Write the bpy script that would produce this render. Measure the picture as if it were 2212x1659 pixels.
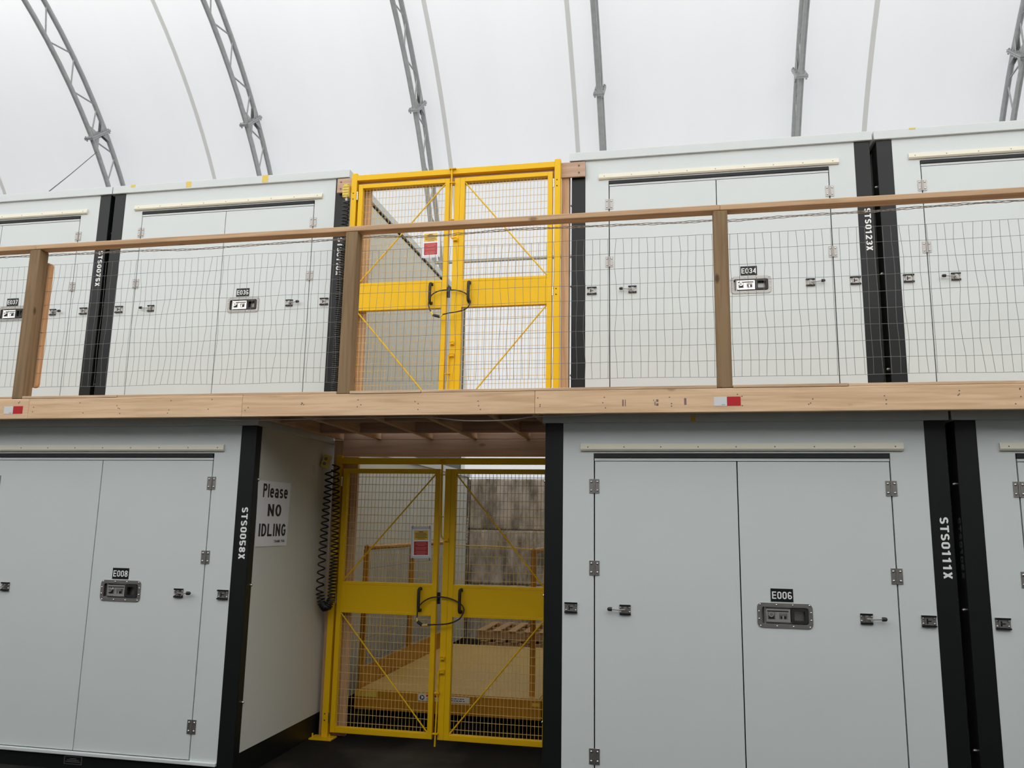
import bpy, bmesh, math, random
from mathutils import Vector, Matrix

# ------------------------------------------------------------------ clear
for o in list(bpy.data.objects):
    bpy.data.objects.remove(o)
sc = bpy.context.scene
C = sc.collection
R = math.radians
PI = math.pi
random.seed(7)

# ------------------------------------------------------------------ camera
YAW, PITCH, ROLL, FPX = 0.199613283, 0.174202592, 0.017809427, 1736.1
CAM = Vector((0, -5.18, 1.70))
fw = Vector((-math.sin(YAW) * math.cos(PITCH), math.cos(YAW) * math.cos(PITCH), math.sin(PITCH)))
rt = Vector((math.cos(YAW), math.sin(YAW), 0))
up = rt.cross(fw)
rr = rt * math.cos(ROLL) + up * math.sin(ROLL)
uu = up * math.cos(ROLL) - rt * math.sin(ROLL)
cd = bpy.data.cameras.new('camera')
cd.sensor_fit = 'HORIZONTAL'
cd.sensor_width = 36.0
cd.lens = 36.0 * FPX / 2212.0
cd.clip_end = 200
cam = bpy.data.objects.new('camera', cd)
C.objects.link(cam)
cam.matrix_world = Matrix(((rr.x, uu.x, -fw.x, CAM.x), (rr.y, uu.y, -fw.y, CAM.y), (rr.z, uu.z, -fw.z, CAM.z), (0, 0, 0, 1)))
sc.camera = cam

# ------------------------------------------------------------------ world, sun, exposure
w = bpy.data.worlds.new('overcast_sky')
sc.world = w
w.use_nodes = True
bg = w.node_tree.nodes['Background']
bg.inputs[0].default_value = (0.96, 0.98, 1.0, 1)
bg.inputs[1].default_value = 1.10
sd = bpy.data.lights.new('sun', 'SUN')
sd.energy = 12.3
sd.angle = R(30)
sd.color = (1, 0.98, 0.95)
sun = bpy.data.objects.new('sun', sd)
C.objects.link(sun)
sun.rotation_euler = (R(50), 0, 0)          # light falls from the front slope (-y) downwards
vs = sc.view_settings
vs.view_transform = 'Standard'
vs.look = 'None'
vs.exposure = 0.10
vs.gamma = 1.0
vs.use_curve_mapping = False
try:
    sc.cycles.use_denoising = True
    sc.cycles.max_bounces = 8
    sc.cycles.diffuse_bounces = 5
except Exception:
    pass

# ------------------------------------------------------------------ materials
MATS = {}


def nt(name):
    m = bpy.data.materials.new(name)
    m.use_nodes = True
    n = m.node_tree.nodes
    b = n['Principled BSDF']
    MATS[name] = m
    return m, n, m.node_tree.links, b


def rgba(c):
    return (c[0], c[1], c[2], 1)


def plain(name, col, rough=0.5, metal=0.0, var=0.06, scale=6.0, bump=0.0, spec=0.5, bscale=None):
    m, n, l, b = nt(name)
    tc = n.new('ShaderNodeTexCoord')
    no = n.new('ShaderNodeTexNoise')
    no.inputs['Scale'].default_value = scale
    no.inputs['Detail'].default_value = 4
    l.new(tc.outputs['Object'], no.inputs['Vector'])
    mx = n.new('ShaderNodeMix')
    mx.data_type = 'RGBA'
    mx.inputs[6].default_value = rgba([c * (1 - var) for c in col])
    mx.inputs[7].default_value = rgba([min(1, c * (1 + var)) for c in col])
    l.new(no.outputs['Fac'], mx.inputs[0])
    l.new(mx.outputs[2], b.inputs['Base Color'])
    b.inputs['Roughness'].default_value = rough
    b.inputs['Metallic'].default_value = metal
    b.inputs['Specular IOR Level'].default_value = spec
    if bump:
        bp = n.new('ShaderNodeBump')
        bp.inputs['Strength'].default_value = bump
        bp.inputs['Distance'].default_value = 0.01
        n2 = n.new('ShaderNodeTexNoise')
        n2.inputs['Scale'].default_value = bscale or scale * 8
        n2.inputs['Detail'].default_value = 3
        l.new(tc.outputs['Object'], n2.inputs['Vector'])
        l.new(n2.outputs['Fac'], bp.inputs['Height'])
        l.new(bp.outputs['Normal'], b.inputs['Normal'])
    return m


def wood(name, dark, light, axis, knots=0.5, rough=0.75, knotcol=None):
    m, n, l, b = nt(name)
    tc = n.new('ShaderNodeTexCoord')
    oi = n.new('ShaderNodeObjectInfo')
    ad = n.new('ShaderNodeVectorMath')
    ad.operation = 'ADD'
    sc_ = n.new('ShaderNodeVectorMath')
    sc_.operation = 'SCALE'
    sc_.inputs['Scale'].default_value = 37.0
    cx = n.new('ShaderNodeCombineXYZ')
    for k in range(3):
        l.new(oi.outputs['Random'], cx.inputs[k])
    l.new(cx.outputs[0], sc_.inputs[0])
    l.new(tc.outputs['Object'], ad.inputs[0])
    l.new(sc_.outputs[0], ad.inputs[1])
    mp = n.new('ShaderNodeMapping')
    s = [22.0, 22.0, 22.0]
    s['xyz'.index(axis)] = 1.1
    mp.inputs['Scale'].default_value = s
    l.new(ad.outputs[0], mp.inputs[0])
    no = n.new('ShaderNodeTexNoise')
    no.inputs['Scale'].default_value = 1.6
    no.inputs['Detail'].default_value = 6
    no.inputs['Distortion'].default_value = 0.6
    l.new(mp.outputs[0], no.inputs['Vector'])
    cr = n.new('ShaderNodeValToRGB')
    cr.color_ramp.elements[0].position = 0.3
    cr.color_ramp.elements[0].color = rgba(dark)
    cr.color_ramp.elements[1].position = 0.62
    cr.color_ramp.elements[1].color = rgba(light)
    l.new(no.outputs['Fac'], cr.inputs[0])
    out = cr.outputs[0]
    if knots:
        mp2 = n.new('ShaderNodeMapping')
        s2 = [9.0, 9.0, 9.0]
        s2['xyz'.index(axis)] = 4.2
        mp2.inputs['Scale'].default_value = s2
        l.new(ad.outputs[0], mp2.inputs[0])
        vo = n.new('ShaderNodeTexVoronoi')
        vo.inputs['Scale'].default_value = 0.75
        l.new(mp2.outputs[0], vo.inputs['Vector'])
        c2 = n.new('ShaderNodeValToRGB')
        c2.color_ramp.elements[0].position = 0.055
        c2.color_ramp.elements[0].color = (1, 1, 1, 1)
        c2.color_ramp.elements[1].position = 0.12
        c2.color_ramp.elements[1].color = (0, 0, 0, 1)
        l.new(vo.outputs['Distance'], c2.inputs[0])
        mu = n.new('ShaderNodeMath')
        mu.operation = 'MULTIPLY'
        mu.inputs[1].default_value = knots
        l.new(c2.outputs[0], mu.inputs[0])
        mx = n.new('ShaderNodeMix')
        mx.data_type = 'RGBA'
        l.new(mu.outputs[0], mx.inputs[0])
        l.new(out, mx.inputs[6])
        mx.inputs[7].default_value = rgba(knotcol or [c * 0.3 for c in dark])
        out = mx.outputs[2]
    l.new(out, b.inputs['Base Color'])
    b.inputs['Roughness'].default_value = rough
    b.inputs['Specular IOR Level'].default_value = 0.25
    return m


PANEL = plain('panel_white', (0.60, 0.645, 0.645), 0.42, var=0.03, scale=2.5, bump=0.02, bscale=120)
PANELS = plain('side_panel', (0.62, 0.62, 0.56), 0.5, var=0.03, scale=2.0, bump=0.02, bscale=120)
CAPM = plain('roof_cap_paint', (0.58, 0.62, 0.62), 0.4, var=0.03)
BLACK = plain('black_paint', (0.0065, 0.0078, 0.008), 0.38, var=0.15, spec=0.3)
SEAL = plain('black_rubber_seal', (0.012, 0.013, 0.014), 0.7)
DARK = plain('gap_shade', (0.01, 0.01, 0.01), 0.9)
CREAM = plain('cream_trim', (0.72, 0.69, 0.57), 0.5, var=0.03)
NAIL = plain('nail', (0.12, 0.11, 0.10), 0.5)
LETTER = plain('white_lettering', (0.78, 0.79, 0.78), 0.5, var=0.02)
GREYLET = plain('grey_lettering', (0.10, 0.105, 0.105), 0.45, var=0.02)
STEEL = plain('stainless', (0.62, 0.60, 0.57), 0.28, 1.0, var=0.05)
STEEL2 = plain('zinc_plate', (0.33, 0.315, 0.295), 0.38, 0.85, var=0.10)
CHROME = plain('chrome', (0.8, 0.79, 0.77), 0.12, 1.0, var=0.02)
RUBBER = plain('rubber', (0.014, 0.013, 0.013), 0.55)
CORD = plain('cord_black', (0.010, 0.010, 0.012), 0.4)
GALV = plain('galvanised_tube', (0.40, 0.415, 0.41), 0.45, 0.45, var=0.22, scale=14)
YEL = plain('yellow_paint', (0.80, 0.475, 0.004), 0.42, var=0.03, spec=0.25)
YWIRE = plain('yellow_wire', (0.74, 0.52, 0.17), 0.4)
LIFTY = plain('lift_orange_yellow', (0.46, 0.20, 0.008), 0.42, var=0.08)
MESHM = plain('fence_wire', (0.20, 0.205, 0.20), 0.45, 0.6)
PAPER = plain('paper_white', (0.80, 0.80, 0.83), 0.35, var=0.02)
LAMIN = plain('clear_sleeve', (0.62, 0.62, 0.65), 0.25, var=0.03)
REDM = plain('notice_red', (0.40, 0.02, 0.03), 0.4)
YELN = plain('notice_yellow', (0.75, 0.48, 0.05), 0.4)
INK = plain('black_ink', (0.012, 0.012, 0.014), 0.6)
PINK = plain('pale_red_ink', (0.75, 0.22, 0.18), 0.6)
BLUE = plain('blue_ink', (0.02, 0.07, 0.15), 0.5)
RREF = plain('red_reflector', (0.48, 0.012, 0.02), 0.3)
WREF = plain('white_reflector', (0.66, 0.67, 0.68), 0.3)
TAPE = plain('yellow_tape', (0.70, 0.52, 0.10), 0.6)
PURP = plain('grade_ink', (0.20, 0.13, 0.13), 0.8)
ROPEM = plain('clear_cord', (0.55, 0.50, 0.45), 0.35)
WALLM = plain('end_wall_cladding', (0.34, 0.35, 0.35), 0.7)
WALLG = plain('light_blocker_grey', (0.42, 0.425, 0.42), 0.7)
LGREY = plain('pale_plastic', (0.55, 0.56, 0.52), 0.5)

WX = wood('new_lumber_x', (0.58, 0.385, 0.225), (0.76, 0.54, 0.345), 'x', 0.6)
WRAIL = wood('rail_lumber_x', (0.46, 0.29, 0.165), (0.60, 0.40, 0.24), 'x', 0.7)
WY = wood('joist_lumber_y', (0.56, 0.37, 0.25), (0.74, 0.53, 0.38), 'y', 0.4)
WBX = wood('beam_lumber_x', (0.42, 0.28, 0.20), (0.54, 0.37, 0.27), 'x', 0.5)
WZ = wood('stud_lumber_z', (0.48, 0.29, 0.17), (0.60, 0.39, 0.24), 'z', 0.4)
WPOST = wood('treated_post_z', (0.185, 0.118, 0.060), (0.27, 0.18, 0.097), 'z', 0.85, knotcol=(0.07, 0.04, 0.025))
WBAT = wood('orange_batten_z', (0.55, 0.29, 0.13), (0.66, 0.38, 0.19), 'z', 0.3)
PLY = wood('plywood_y', (0.42, 0.27, 0.16), (0.58, 0.40, 0.25), 'y', 0.3)
PLYE = wood('plywood_edge_x', (0.44, 0.28, 0.17), (0.68, 0.49, 0.32), 'x', 0.0)
WPAL = wood('pallet_wood_x', (0.36, 0.20, 0.10), (0.50, 0.30, 0.16), 'x', 0.3)


def membrane_material():
    m = bpy.data.materials.new('tent_membrane')
    m.use_nodes = True
    n = m.node_tree.nodes
    l = m.node_tree.links
    n.remove(n['Principled BSDF'])
    out = n['Material Output']
    tc = n.new('ShaderNodeTexCoord')
    mp = n.new('ShaderNodeMapping')
    mp.inputs['Scale'].default_value = (0.9, 0.12, 0.12)
    l.new(tc.outputs['Object'], mp.inputs[0])
    no = n.new('ShaderNodeTexNoise')
    no.inputs['Scale'].default_value = 1.3
    no.inputs['Detail'].default_value = 5
    l.new(mp.outputs[0], no.inputs['Vector'])
    mx = n.new('ShaderNodeMix')
    mx.data_type = 'RGBA'
    mx.inputs[6].default_value = (0.80, 0.805, 0.81, 1)
    mx.inputs[7].default_value = (0.87, 0.875, 0.88, 1)
    l.new(no.outputs['Fac'], mx.inputs[0])
    d = n.new('ShaderNodeBsdfDiffuse')
    t = n.new('ShaderNodeBsdfTranslucent')
    l.new(mx.outputs[2], d.inputs[0])
    l.new(mx.outputs[2], t.inputs[0])
    ms = n.new('ShaderNodeMixShader')
    ms.inputs[0].default_value = 0.5
    l.new(d.outputs[0], ms.inputs[1])
    l.new(t.outputs[0], ms.inputs[2])
    l.new(ms.outputs[0], out.inputs[0])
    return m


MEMB = membrane_material()


def seam_material():
    m = bpy.data.materials.new('membrane_seam')
    m.use_nodes = True
    n = m.node_tree.nodes
    l = m.node_tree.links
    n.remove(n['Principled BSDF'])
    out = n['Material Output']
    d = n.new('ShaderNodeBsdfDiffuse')
    d.inputs[0].default_value = (0.74, 0.73, 0.70, 1)
    t = n.new('ShaderNodeBsdfTranslucent')
    t.inputs[0].default_value = (0.74, 0.73, 0.70, 1)
    no = n.new('ShaderNodeTexNoise')
    no.inputs['Scale'].default_value = 3
    ms = n.new('ShaderNodeMixShader')
    ms.inputs[0].default_value = 0.62
    l.new(d.outputs[0], ms.inputs[1])
    l.new(t.outputs[0], ms.inputs[2])
    l.new(ms.outputs[0], out.inputs[0])
    return m


SEAMM = seam_material()


def concrete_material():
    m, n, l, b = nt('cast_concrete')
    tc = n.new('ShaderNodeTexCoord')
    oi = n.new('ShaderNodeObjectInfo')
    sc_ = n.new('ShaderNodeVectorMath')
    sc_.operation = 'ADD'
    l.new(tc.outputs['Object'], sc_.inputs[0])
    l.new(oi.outputs['Random'], sc_.inputs[1])
    mp = n.new('ShaderNodeMapping')
    mp.inputs['Scale'].default_value = (3.2, 3.2, 1.4)
    l.new(sc_.outputs[0], mp.inputs[0])
    no = n.new('ShaderNodeTexNoise')
    no.inputs['Scale'].default_value = 1.8
    no.inputs['Detail'].default_value = 9
    no.inputs['Roughness'].default_value = 0.68
    l.new(mp.outputs[0], no.inputs['Vector'])
    cr = n.new('ShaderNodeValToRGB')
    e = cr.color_ramp.elements
    e[0].position = 0.36
    e[0].color = (0.16, 0.135, 0.10, 1)
    e[1].position = 0.62
    e[1].color = (0.58, 0.49, 0.41, 1)
    l.new(no.outputs['Fac'], cr.inputs[0])
    l.new(cr.outputs[0], b.inputs['Base Color'])
    b.inputs['Roughness'].default_value = 0.9
    bp = n.new('ShaderNodeBump')
    bp.inputs['Strength'].default_value = 0.4
    l.new(no.outputs['Fac'], bp.inputs['Height'])
    l.new(bp.outputs['Normal'], b.inputs['Normal'])
    return m


CONC = concrete_material()


def asphalt_material():
    m, n, l, b = nt('asphalt')
    tc = n.new('ShaderNodeTexCoord')
    n1 = n.new('ShaderNodeTexNoise')
    n1.inputs['Scale'].default_value = 1.4
    n1.inputs['Detail'].default_value = 6
    l.new(tc.outputs['Object'], n1.inputs['Vector'])
    cr = n.new('ShaderNodeValToRGB')
    e = cr.color_ramp.elements
    e[0].position = 0.48
    e[0].color = (0.008, 0.007, 0.005, 1)
    e[1].position = 0.72
    e[1].color = (0.040, 0.035, 0.028, 1)
    l.new(n1.outputs['Fac'], cr.inputs[0])
    l.new(cr.outputs[0], b.inputs['Base Color'])
    b.inputs['Roughness'].default_value = 0.95
    b.inputs['Specular IOR Level'].default_value = 0.15
    n2 = n.new('ShaderNodeTexNoise')
    n2.inputs['Scale'].default_value = 90
    l.new(tc.outputs['Object'], n2.inputs['Vector'])
    bp = n.new('ShaderNodeBump')
    bp.inputs['Strength'].default_value = 0.3
    bp.inputs['Distance'].default_value = 0.01
    l.new(n2.outputs['Fac'], bp.inputs['Height'])
    l.new(bp.outputs['Normal'], b.inputs['Normal'])
    return m


ASPH = asphalt_material()


def tread_material():
    m, n, l, b = nt('lift_tread_plate')
    tc = n.new('ShaderNodeTexCoord')
    mp = n.new('ShaderNodeMapping')
    mp.inputs['Rotation'].default_value = (0, 0, R(45))
    l.new(tc.outputs['Object'], mp.inputs[0])
    wv = n.new('ShaderNodeTexWave')
    wv.inputs['Scale'].default_value = 11
    wv.inputs['Distortion'].default_value = 0.4
    l.new(mp.outputs[0], wv.inputs['Vector'])
    mx = n.new('ShaderNodeMix')
    mx.data_type = 'RGBA'
    mx.inputs[6].default_value = (0.44, 0.27, 0.055, 1)
    mx.inputs[7].default_value = (0.60, 0.39, 0.11, 1)
    l.new(wv.outputs['Fac'], mx.inputs[0])
    l.new(mx.outputs[2], b.inputs['Base Color'])
    b.inputs['Roughness'].default_value = 0.5
    bp = n.new('ShaderNodeBump')
    bp.inputs['Strength'].default_value = 0.5
    bp.inputs['Distance'].default_value = 0.004
    l.new(wv.outputs['Fac'], bp.inputs['Height'])
    l.new(bp.outputs['Normal'], b.inputs['Normal'])
    return m


TREAD = tread_material()

# ------------------------------------------------------------------ helpers
ABS = {}          # absolute location of every object built here


def tag(o, label=None, cat=None, group=None, kind=None):
    if label:
        o['label'] = label
    if cat:
        o['category'] = cat
    if group:
        o['group'] = group
    if kind:
        o['kind'] = kind
    return o


def empty(name, loc, label=None, cat=None, group=None):
    o = bpy.data.objects.new(name, None)
    C.objects.link(o)
    o.empty_display_size = 0.1
    o.location = loc
    ABS[o] = Vector(loc)
    return tag(o, label, cat, group)


class MB:
    """collects boxes, prisms, tubes, letters; build() links them as ONE mesh object"""

    def __init__(s):
        s.v, s.f, s.m, s.s = [], [], [], []

    def add(s, vs, fs, m=0, smooth=False, M=None):
        b = len(s.v)
        for p in vs:
            p = Vector(p)
            s.v.append(M @ p if M else p)
        for f in fs:
            s.f.append([b + i for i in f])
            s.m.append(m)
            s.s.append(smooth)
        return s

    def box(s, x0, x1, y0, y1, z0, z1, m=0, M=None):
        vs = [(x0, y0, z0), (x1, y0, z0), (x1, y1, z0), (x0, y1, z0), (x0, y0, z1), (x1, y0, z1), (x1, y1, z1), (x0, y1, z1)]
        fs = [(0, 3, 2, 1), (4, 5, 6, 7), (0, 1, 5, 4), (1, 2, 6, 5), (2, 3, 7, 6), (3, 0, 4, 7)]
        return s.add(vs, fs, m, False, M)

    def prism(s, pts, fn, m=0, M=None, holes=False):
        """pts: outline (a, b); fn(a, b, t) -> point with t = 0 or 1"""
        n = len(pts)
        vs = [fn(a, b, 0) for a, b in pts] + [fn(a, b, 1) for a, b in pts]
        fs = [tuple(range(n))[::-1], tuple(range(n, 2 * n))]
        for i in range(n):
            j = (i + 1) % n
            fs.append((i, j, n + j, n + i))
        return s.add(vs, fs, m, False, M)

    def tube(s, pts, r, seg=8, m=0, closed=False, M=None):
        pts = [Vector(p) for p in pts]
        n = len(pts)
        ups = None
        rings = []
        for i, p in enumerate(pts):
            if closed:
                t = pts[(i + 1) % n] - pts[i - 1]
            else:
                t = pts[min(i + 1, n - 1)] - pts[max(i - 1, 0)]
            t.normalize()
            if ups is None:
                a = Vector((0, 0, 1)) if abs(t.z) < 0.9 else Vector((1, 0, 0))
                ups = (a - t * a.dot(t)).normalized()
            else:
                ups = ups - t * ups.dot(t)
                if ups.length < 1e-6:
                    a = Vector((0, 1, 0))
                    ups = a - t * a.dot(t)
                ups.normalize()
            sd_ = t.cross(ups)
            rad = r[i] if isinstance(r, (list, tuple)) else r
            rings.append([p + (ups * math.cos(2 * PI * k / seg) + sd_ * math.sin(2 * PI * k / seg)) * rad for k in range(seg)])
        vs = [q for ring in rings for q in ring]
        fs = []
        last = n if closed else n - 1
        for i in range(last):
            j = (i + 1) % n
            for k in range(seg):
                k2 = (k + 1) % seg
                fs.append((i * seg + k, i * seg + k2, j * seg + k2, j * seg + k))
        s.add(vs, fs, m, True, M)
        if not closed:
            s.add(rings[0], [tuple(range(seg))[::-1]], m, False, M)
            s.add(rings[-1], [tuple(range(seg))], m, False, M)
        return s

    def cyl(s, a, b, r, seg=14, m=0, M=None):
        return s.tube([a, b], r, seg, m, False, M)

    def ball(s, c, r, m=0, nu=10, nv=6, M=None, sy=1.0):
        vs, fs = [], []
        for i in range(nv + 1):
            th = PI * i / nv
            for k in range(nu):
                ph = 2 * PI * k / nu
                vs.append((c[0] + r * math.sin(th) * math.cos(ph), c[1] + r * sy * math.sin(th) * math.sin(ph), c[2] + r * math.cos(th)))
        for i in range(nv):
            for k in range(nu):
                k2 = (k + 1) % nu
                fs.append((i * nu + k, (i + 1) * nu + k, (i + 1) * nu + k2, i * nu + k2))
        return s.add(vs, fs, m, True, M)

    def ring(s, outer, inner, fn, m=0):
        """flat frame between two outlines of equal length, extruded"""
        n = len(outer)
        vs = [fn(a, b, 0) for a, b in outer] + [fn(a, b, 0) for a, b in inner] + [fn(a, b, 1) for a, b in outer] + [fn(a, b, 1) for a, b in inner]
        fs = []
        for i in range(n):
            j = (i + 1) % n
            fs += [(i, j, n + j, n + i), (2 * n + j, 2 * n + i, 3 * n + i, 3 * n + j), (i, 2 * n + i, 2 * n + j, j), (n + i, n + j, 3 * n + j, 3 * n + i)]
        return s.add(vs, fs, m)

    def text(s, txt, org, right, upv, width, height, m=0, depth=0.0012, bold=0.02, spacing=1.0):
        """letters fitted into width x height, lower left corner at org"""
        vs, fs = glyphs(txt, bold, spacing)
        x0, x1 = min(p[0] for p in vs), max(p[0] for p in vs)
        y0, y1 = min(p[1] for p in vs), max(p[1] for p in vs)
        z0, z1 = min(p[2] for p in vs), max(p[2] for p in vs)
        right, upv, org = Vector(right), Vector(upv), Vector(org)
        nrm = right.cross(upv)
        out = []
        for x, y, z in vs:
            out.append(org + right * ((x - x0) / (x1 - x0) * width) + upv * ((y - y0) / (y1 - y0) * height) + nrm * ((z - z0) / max(1e-9, z1 - z0) * depth))
        return s.add(out, fs, m)

    def build(s, name, mats, parent=None, bevel=0.0, seg=2, origin=None):
        if not isinstance(mats, (list, tuple)):
            mats = [mats]
        if origin is None:
            xs, ys, zs = [p.x for p in s.v], [p.y for p in s.v], [p.z for p in s.v]
            origin = Vector(((min(xs) + max(xs)) / 2, (min(ys) + max(ys)) / 2, min(zs)))
        origin = Vector(origin)
        me = bpy.data.meshes.new(name)
        me.from_pydata([tuple(p - origin) for p in s.v], [], s.f)
        for mt in mats:
            me.materials.append(mt)
        me.polygons.foreach_set('material_index', s.m)
        me.polygons.foreach_set('use_smooth', s.s)
        bm = bmesh.new()
        bm.from_mesh(me)
        bmesh.ops.recalc_face_normals(bm, faces=bm.faces)
        bm.to_mesh(me)
        bm.free()
        me.update()
        o = bpy.data.objects.new(name, me)
        C.objects.link(o)
        ABS[o] = origin
        if parent:
            o.parent = parent
            o.location = origin - ABS[parent]
        else:
            o.location = origin
        if bevel:
            bv = o.modifiers.new('edge', 'BEVEL')
            bv.width = bevel
            bv.segments = seg
            bv.limit_method = 'ANGLE'
        return o


def arc(cx, cy, rx, ry, a0, a1, n=9):
    return [(cx + rx * math.cos(R(a0 + (a1 - a0) * k / n)), cy + ry * math.sin(R(a0 + (a1 - a0) * k / n))) for k in range(n + 1)]


# pen paths of the letters used here, in a box one unit high; the pen is as wide as `bold`
GW = 0.56


def pens(ch, s):
    h = s / 2
    l, r, b, t, m, c = h, GW - h, h, 1 - h, 0.5, GW / 2
    rx = c - h
    q = rx * 1.0
    low = 0.72 - h                      # x-height centre line
    S = {'S': [arc(c, t - q * .95, rx, q * .95, 20, 180) + arc(c, m + .02 + .0, rx, .0, 180, 180, 1)[:0] + arc(c, t - q * .95, rx, t - q * .95 - m, 180, 250, 5) + arc(c, b + q * .95, rx, m - b - q * .95, 70, 0, 5) + arc(c, b + q * .95, rx, q * .95, 0, -160)],
         'T': [[(c, 0), (c, 1)], [(0, t), (GW, t)]], 'E': [[(l, 0), (l, 1)], [(l, t), (GW, t)], [(l, m), (GW * .93, m)], [(l, b), (GW, b)]],
         '0': [arc(c, t - q, rx, q, 0, 180) + arc(c, b + q, rx, q, 180, 360) + [(r, t - q)]],
         'O': [arc(c, m, rx, t - m, 0, 360, 22)], 'U': [[(l, 1), (l, b + q)] + arc(c, b + q, rx, q, 180, 360) + [(r, 1)]],
         '1': [[(c + .05, 0), (c + .05, 1)], [(c + .02, 1 - s * .75), (c - .2, 1 - s * 1.35)]],
         '2': [arc(c, t - q, rx, q, 170, -30) + [(l + .02, b)], [(0, b), (GW, b)]],
         '3': [arc(c, t - q * .93, rx, q * .93, 165, -80) + [(c - .04, m + .01)], [(c - .04, m + .01)] + arc(c, b + q, rx, q, 80, -165)],
         '4': [[(r - .07, 0), (r - .07, 1)], [(r - .1, t), (l - .02, .24 + h)], [(0, .22 + h), (GW, .22 + h)]],
         '5': [[(GW * .95, t), (l + .03, t), (l, m + .02)], [(l, m + .02)] + arc(c, b + q, rx, q * 1.05, 130, -160)],
         '6': [arc(c, b + q, rx, q, 0, 360, 20), [(l, b + q), (l, t - q)] + arc(c, t - q, rx, q, 180, 25)],
         '7': [[(0, t), (GW, t)], [(r, t), (c - .1, 0)]],
         '8': [arc(c, t - q * .9, rx * .93, q * .9, 0, 360, 20), arc(c, b + q, rx, q, 0, 360, 20)],
         'X': [[(l * .9, 0), (GW - l * .9, 1)], [(l * .9, 1), (GW - l * .9, 0)]],
         'N': [[(l, 0), (l, 1)], [(r, 0), (r, 1)], [(l, 1 - h), (r, h)]], 'I': [[(h, 0), (h, 1)]], 'L': [[(l, 0), (l, 1)], [(l, b), (GW * .95, b)]],
         'D': [[(l, 0), (l, 1)], [(l, t)] + arc(c - .04, m, rx + .04, t - m, 90, -90, 12) + [(l, b)]],
         'G': [arc(c, m, rx, t - m, 40, 330, 18) + [(r, b + .1), (r, m - .03), (c + .03, m - .03)]],
         'P': [[(l, 0), (l, 1)], [(l, t)] + arc(c + .02, t - q * .95, rx - .02, q * .95, 90, -90) + [(l, t - q * 1.9)]],
         'H': [[(l, 0), (l, 1)], [(r, 0), (r, 1)], [(l, m), (r, m)]], 'K': [[(l, 0), (l, 1)], [(l, .38), (r, 1)], [(c - .04, .55), (r, 0)]],
         'A': [[(l * .8, 0), (c, 1 - h)], [(GW - l * .8, 0), (c, 1 - h)], [(l + .08, .3), (r - .08, .3)]], 'Y': [[(c, 0), (c, .45), (l * .8, 1)], [(c, .45), (GW - l * .8, 1)]],
         'l': [[(h, 0), (h, 1)]],
         'e': [[(l, .38), (r, .38)] + arc(c, low - q, rx, q, 0, 180) + arc(c, b + q, rx, q, 180, 325)],
         'a': [arc(c, low - q * .9, rx, q * .9, 155, 0) + [(r, 0)], arc(c - .02, b + .14, rx - .01, .14 + .0, 0, 360, 16)],
         's': [arc(c, low - q * .6, rx * .95, q * .6, 25, 180, 7) + arc(c, low - q * .6, rx * .95, low - q * .6 - .37, 180, 255, 4) + arc(c, b + q * .6, rx * .95, .35 - b - q * .6, 75, 0, 4) + arc(c, b + q * .6, rx * .95, q * .6, 0, -160, 7)]}
    return S.get(ch, []), ({'I': s, 'l': s, '1': GW * .82, ' ': .28}.get(ch, GW))


_GL = {}


def glyphs(txt, bold, spacing):
    """outline letters drawn with a broad pen, as (verts, faces) of thin solid strokes"""
    key = (txt, bold, spacing)
    if key in _GL:
        return _GL[key]
    vs, fs, x = [], [], 0.0

    lev = 0

    def ribbon(st, zt):
        pts = [Vector(p) for p in st]
        pts = [p for i, p in enumerate(pts) if i == 0 or (p - pts[i - 1]).length > 1e-5]
        n = len(pts)
        loop = n > 3 and (pts[0] - pts[-1]).length < 1e-4
        k = len(vs)
        for i, p in enumerate(pts):
            d0 = (pts[i] - pts[i - 1]) if i > 0 else ((pts[-1] - pts[-2]) if loop else pts[1] - pts[0])
            d1 = (pts[i + 1] - pts[i]) if i < n - 1 else ((pts[1] - pts[0]) if loop else pts[-1] - pts[-2])
            n0, n1 = Vector((-d0.y, d0.x)).normalized(), Vector((-d1.y, d1.x)).normalized()
            mt = n0 + n1
            mt = n0 if mt.length < 1e-3 else mt.normalized()
            w_ = bold / 2 / max(0.55, mt.dot(n0))
            for q in (p - mt * w_, p + mt * w_):
                vs.append((off + q.x, q.y, 0.0))
                vs.append((off + q.x, q.y, zt))
        for i in range(n - 1):
            a, b_ = k + 4 * i, k + 4 * i + 4
            fs.extend([(a + 1, b_ + 1, b_ + 3, a + 3), (a, b_, b_ + 1, a + 1), (a + 2, a + 3, b_ + 3, b_ + 2)])
    for ch in txt:
        strokes, wd = pens(ch, bold)
        off = x - (0.1 * GW if ch == '1' else 0)
        for j, st in enumerate(strokes):
            ribbon(st, 1.0 + 0.25 * j)
        x += wd + 0.13 * spacing
    _GL[key] = (vs, fs)
    return _GL[key]


KIDS = lambda o: [c for c in bpy.data.objects if c.parent == o]


def copy_tree(o, loc=None, parent=None):
    c = o.copy()
    C.objects.link(c)
    if loc is not None:
        c.location = loc
        ABS[c] = Vector(loc)
    if parent is not None:
        c.parent = parent
        ABS[c] = ABS[parent] + Vector(c.location)
    for ch in KIDS(o):
        copy_tree(ch, None, c)
    return c


def rrect(x0, x1, z0, z1, r, n=5):
    pts = []
    for cx, cz, a0 in ((x1 - r, z1 - r, 0), (x0 + r, z1 - r, 90), (x0 + r, z0 + r, 180), (x1 - r, z0 + r, 270)):
        for k in range(n + 1):
            a = R(a0 + 90 * k / n)
            pts.append((cx + r * math.cos(a), cz + r * math.sin(a)))
    return pts


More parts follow.
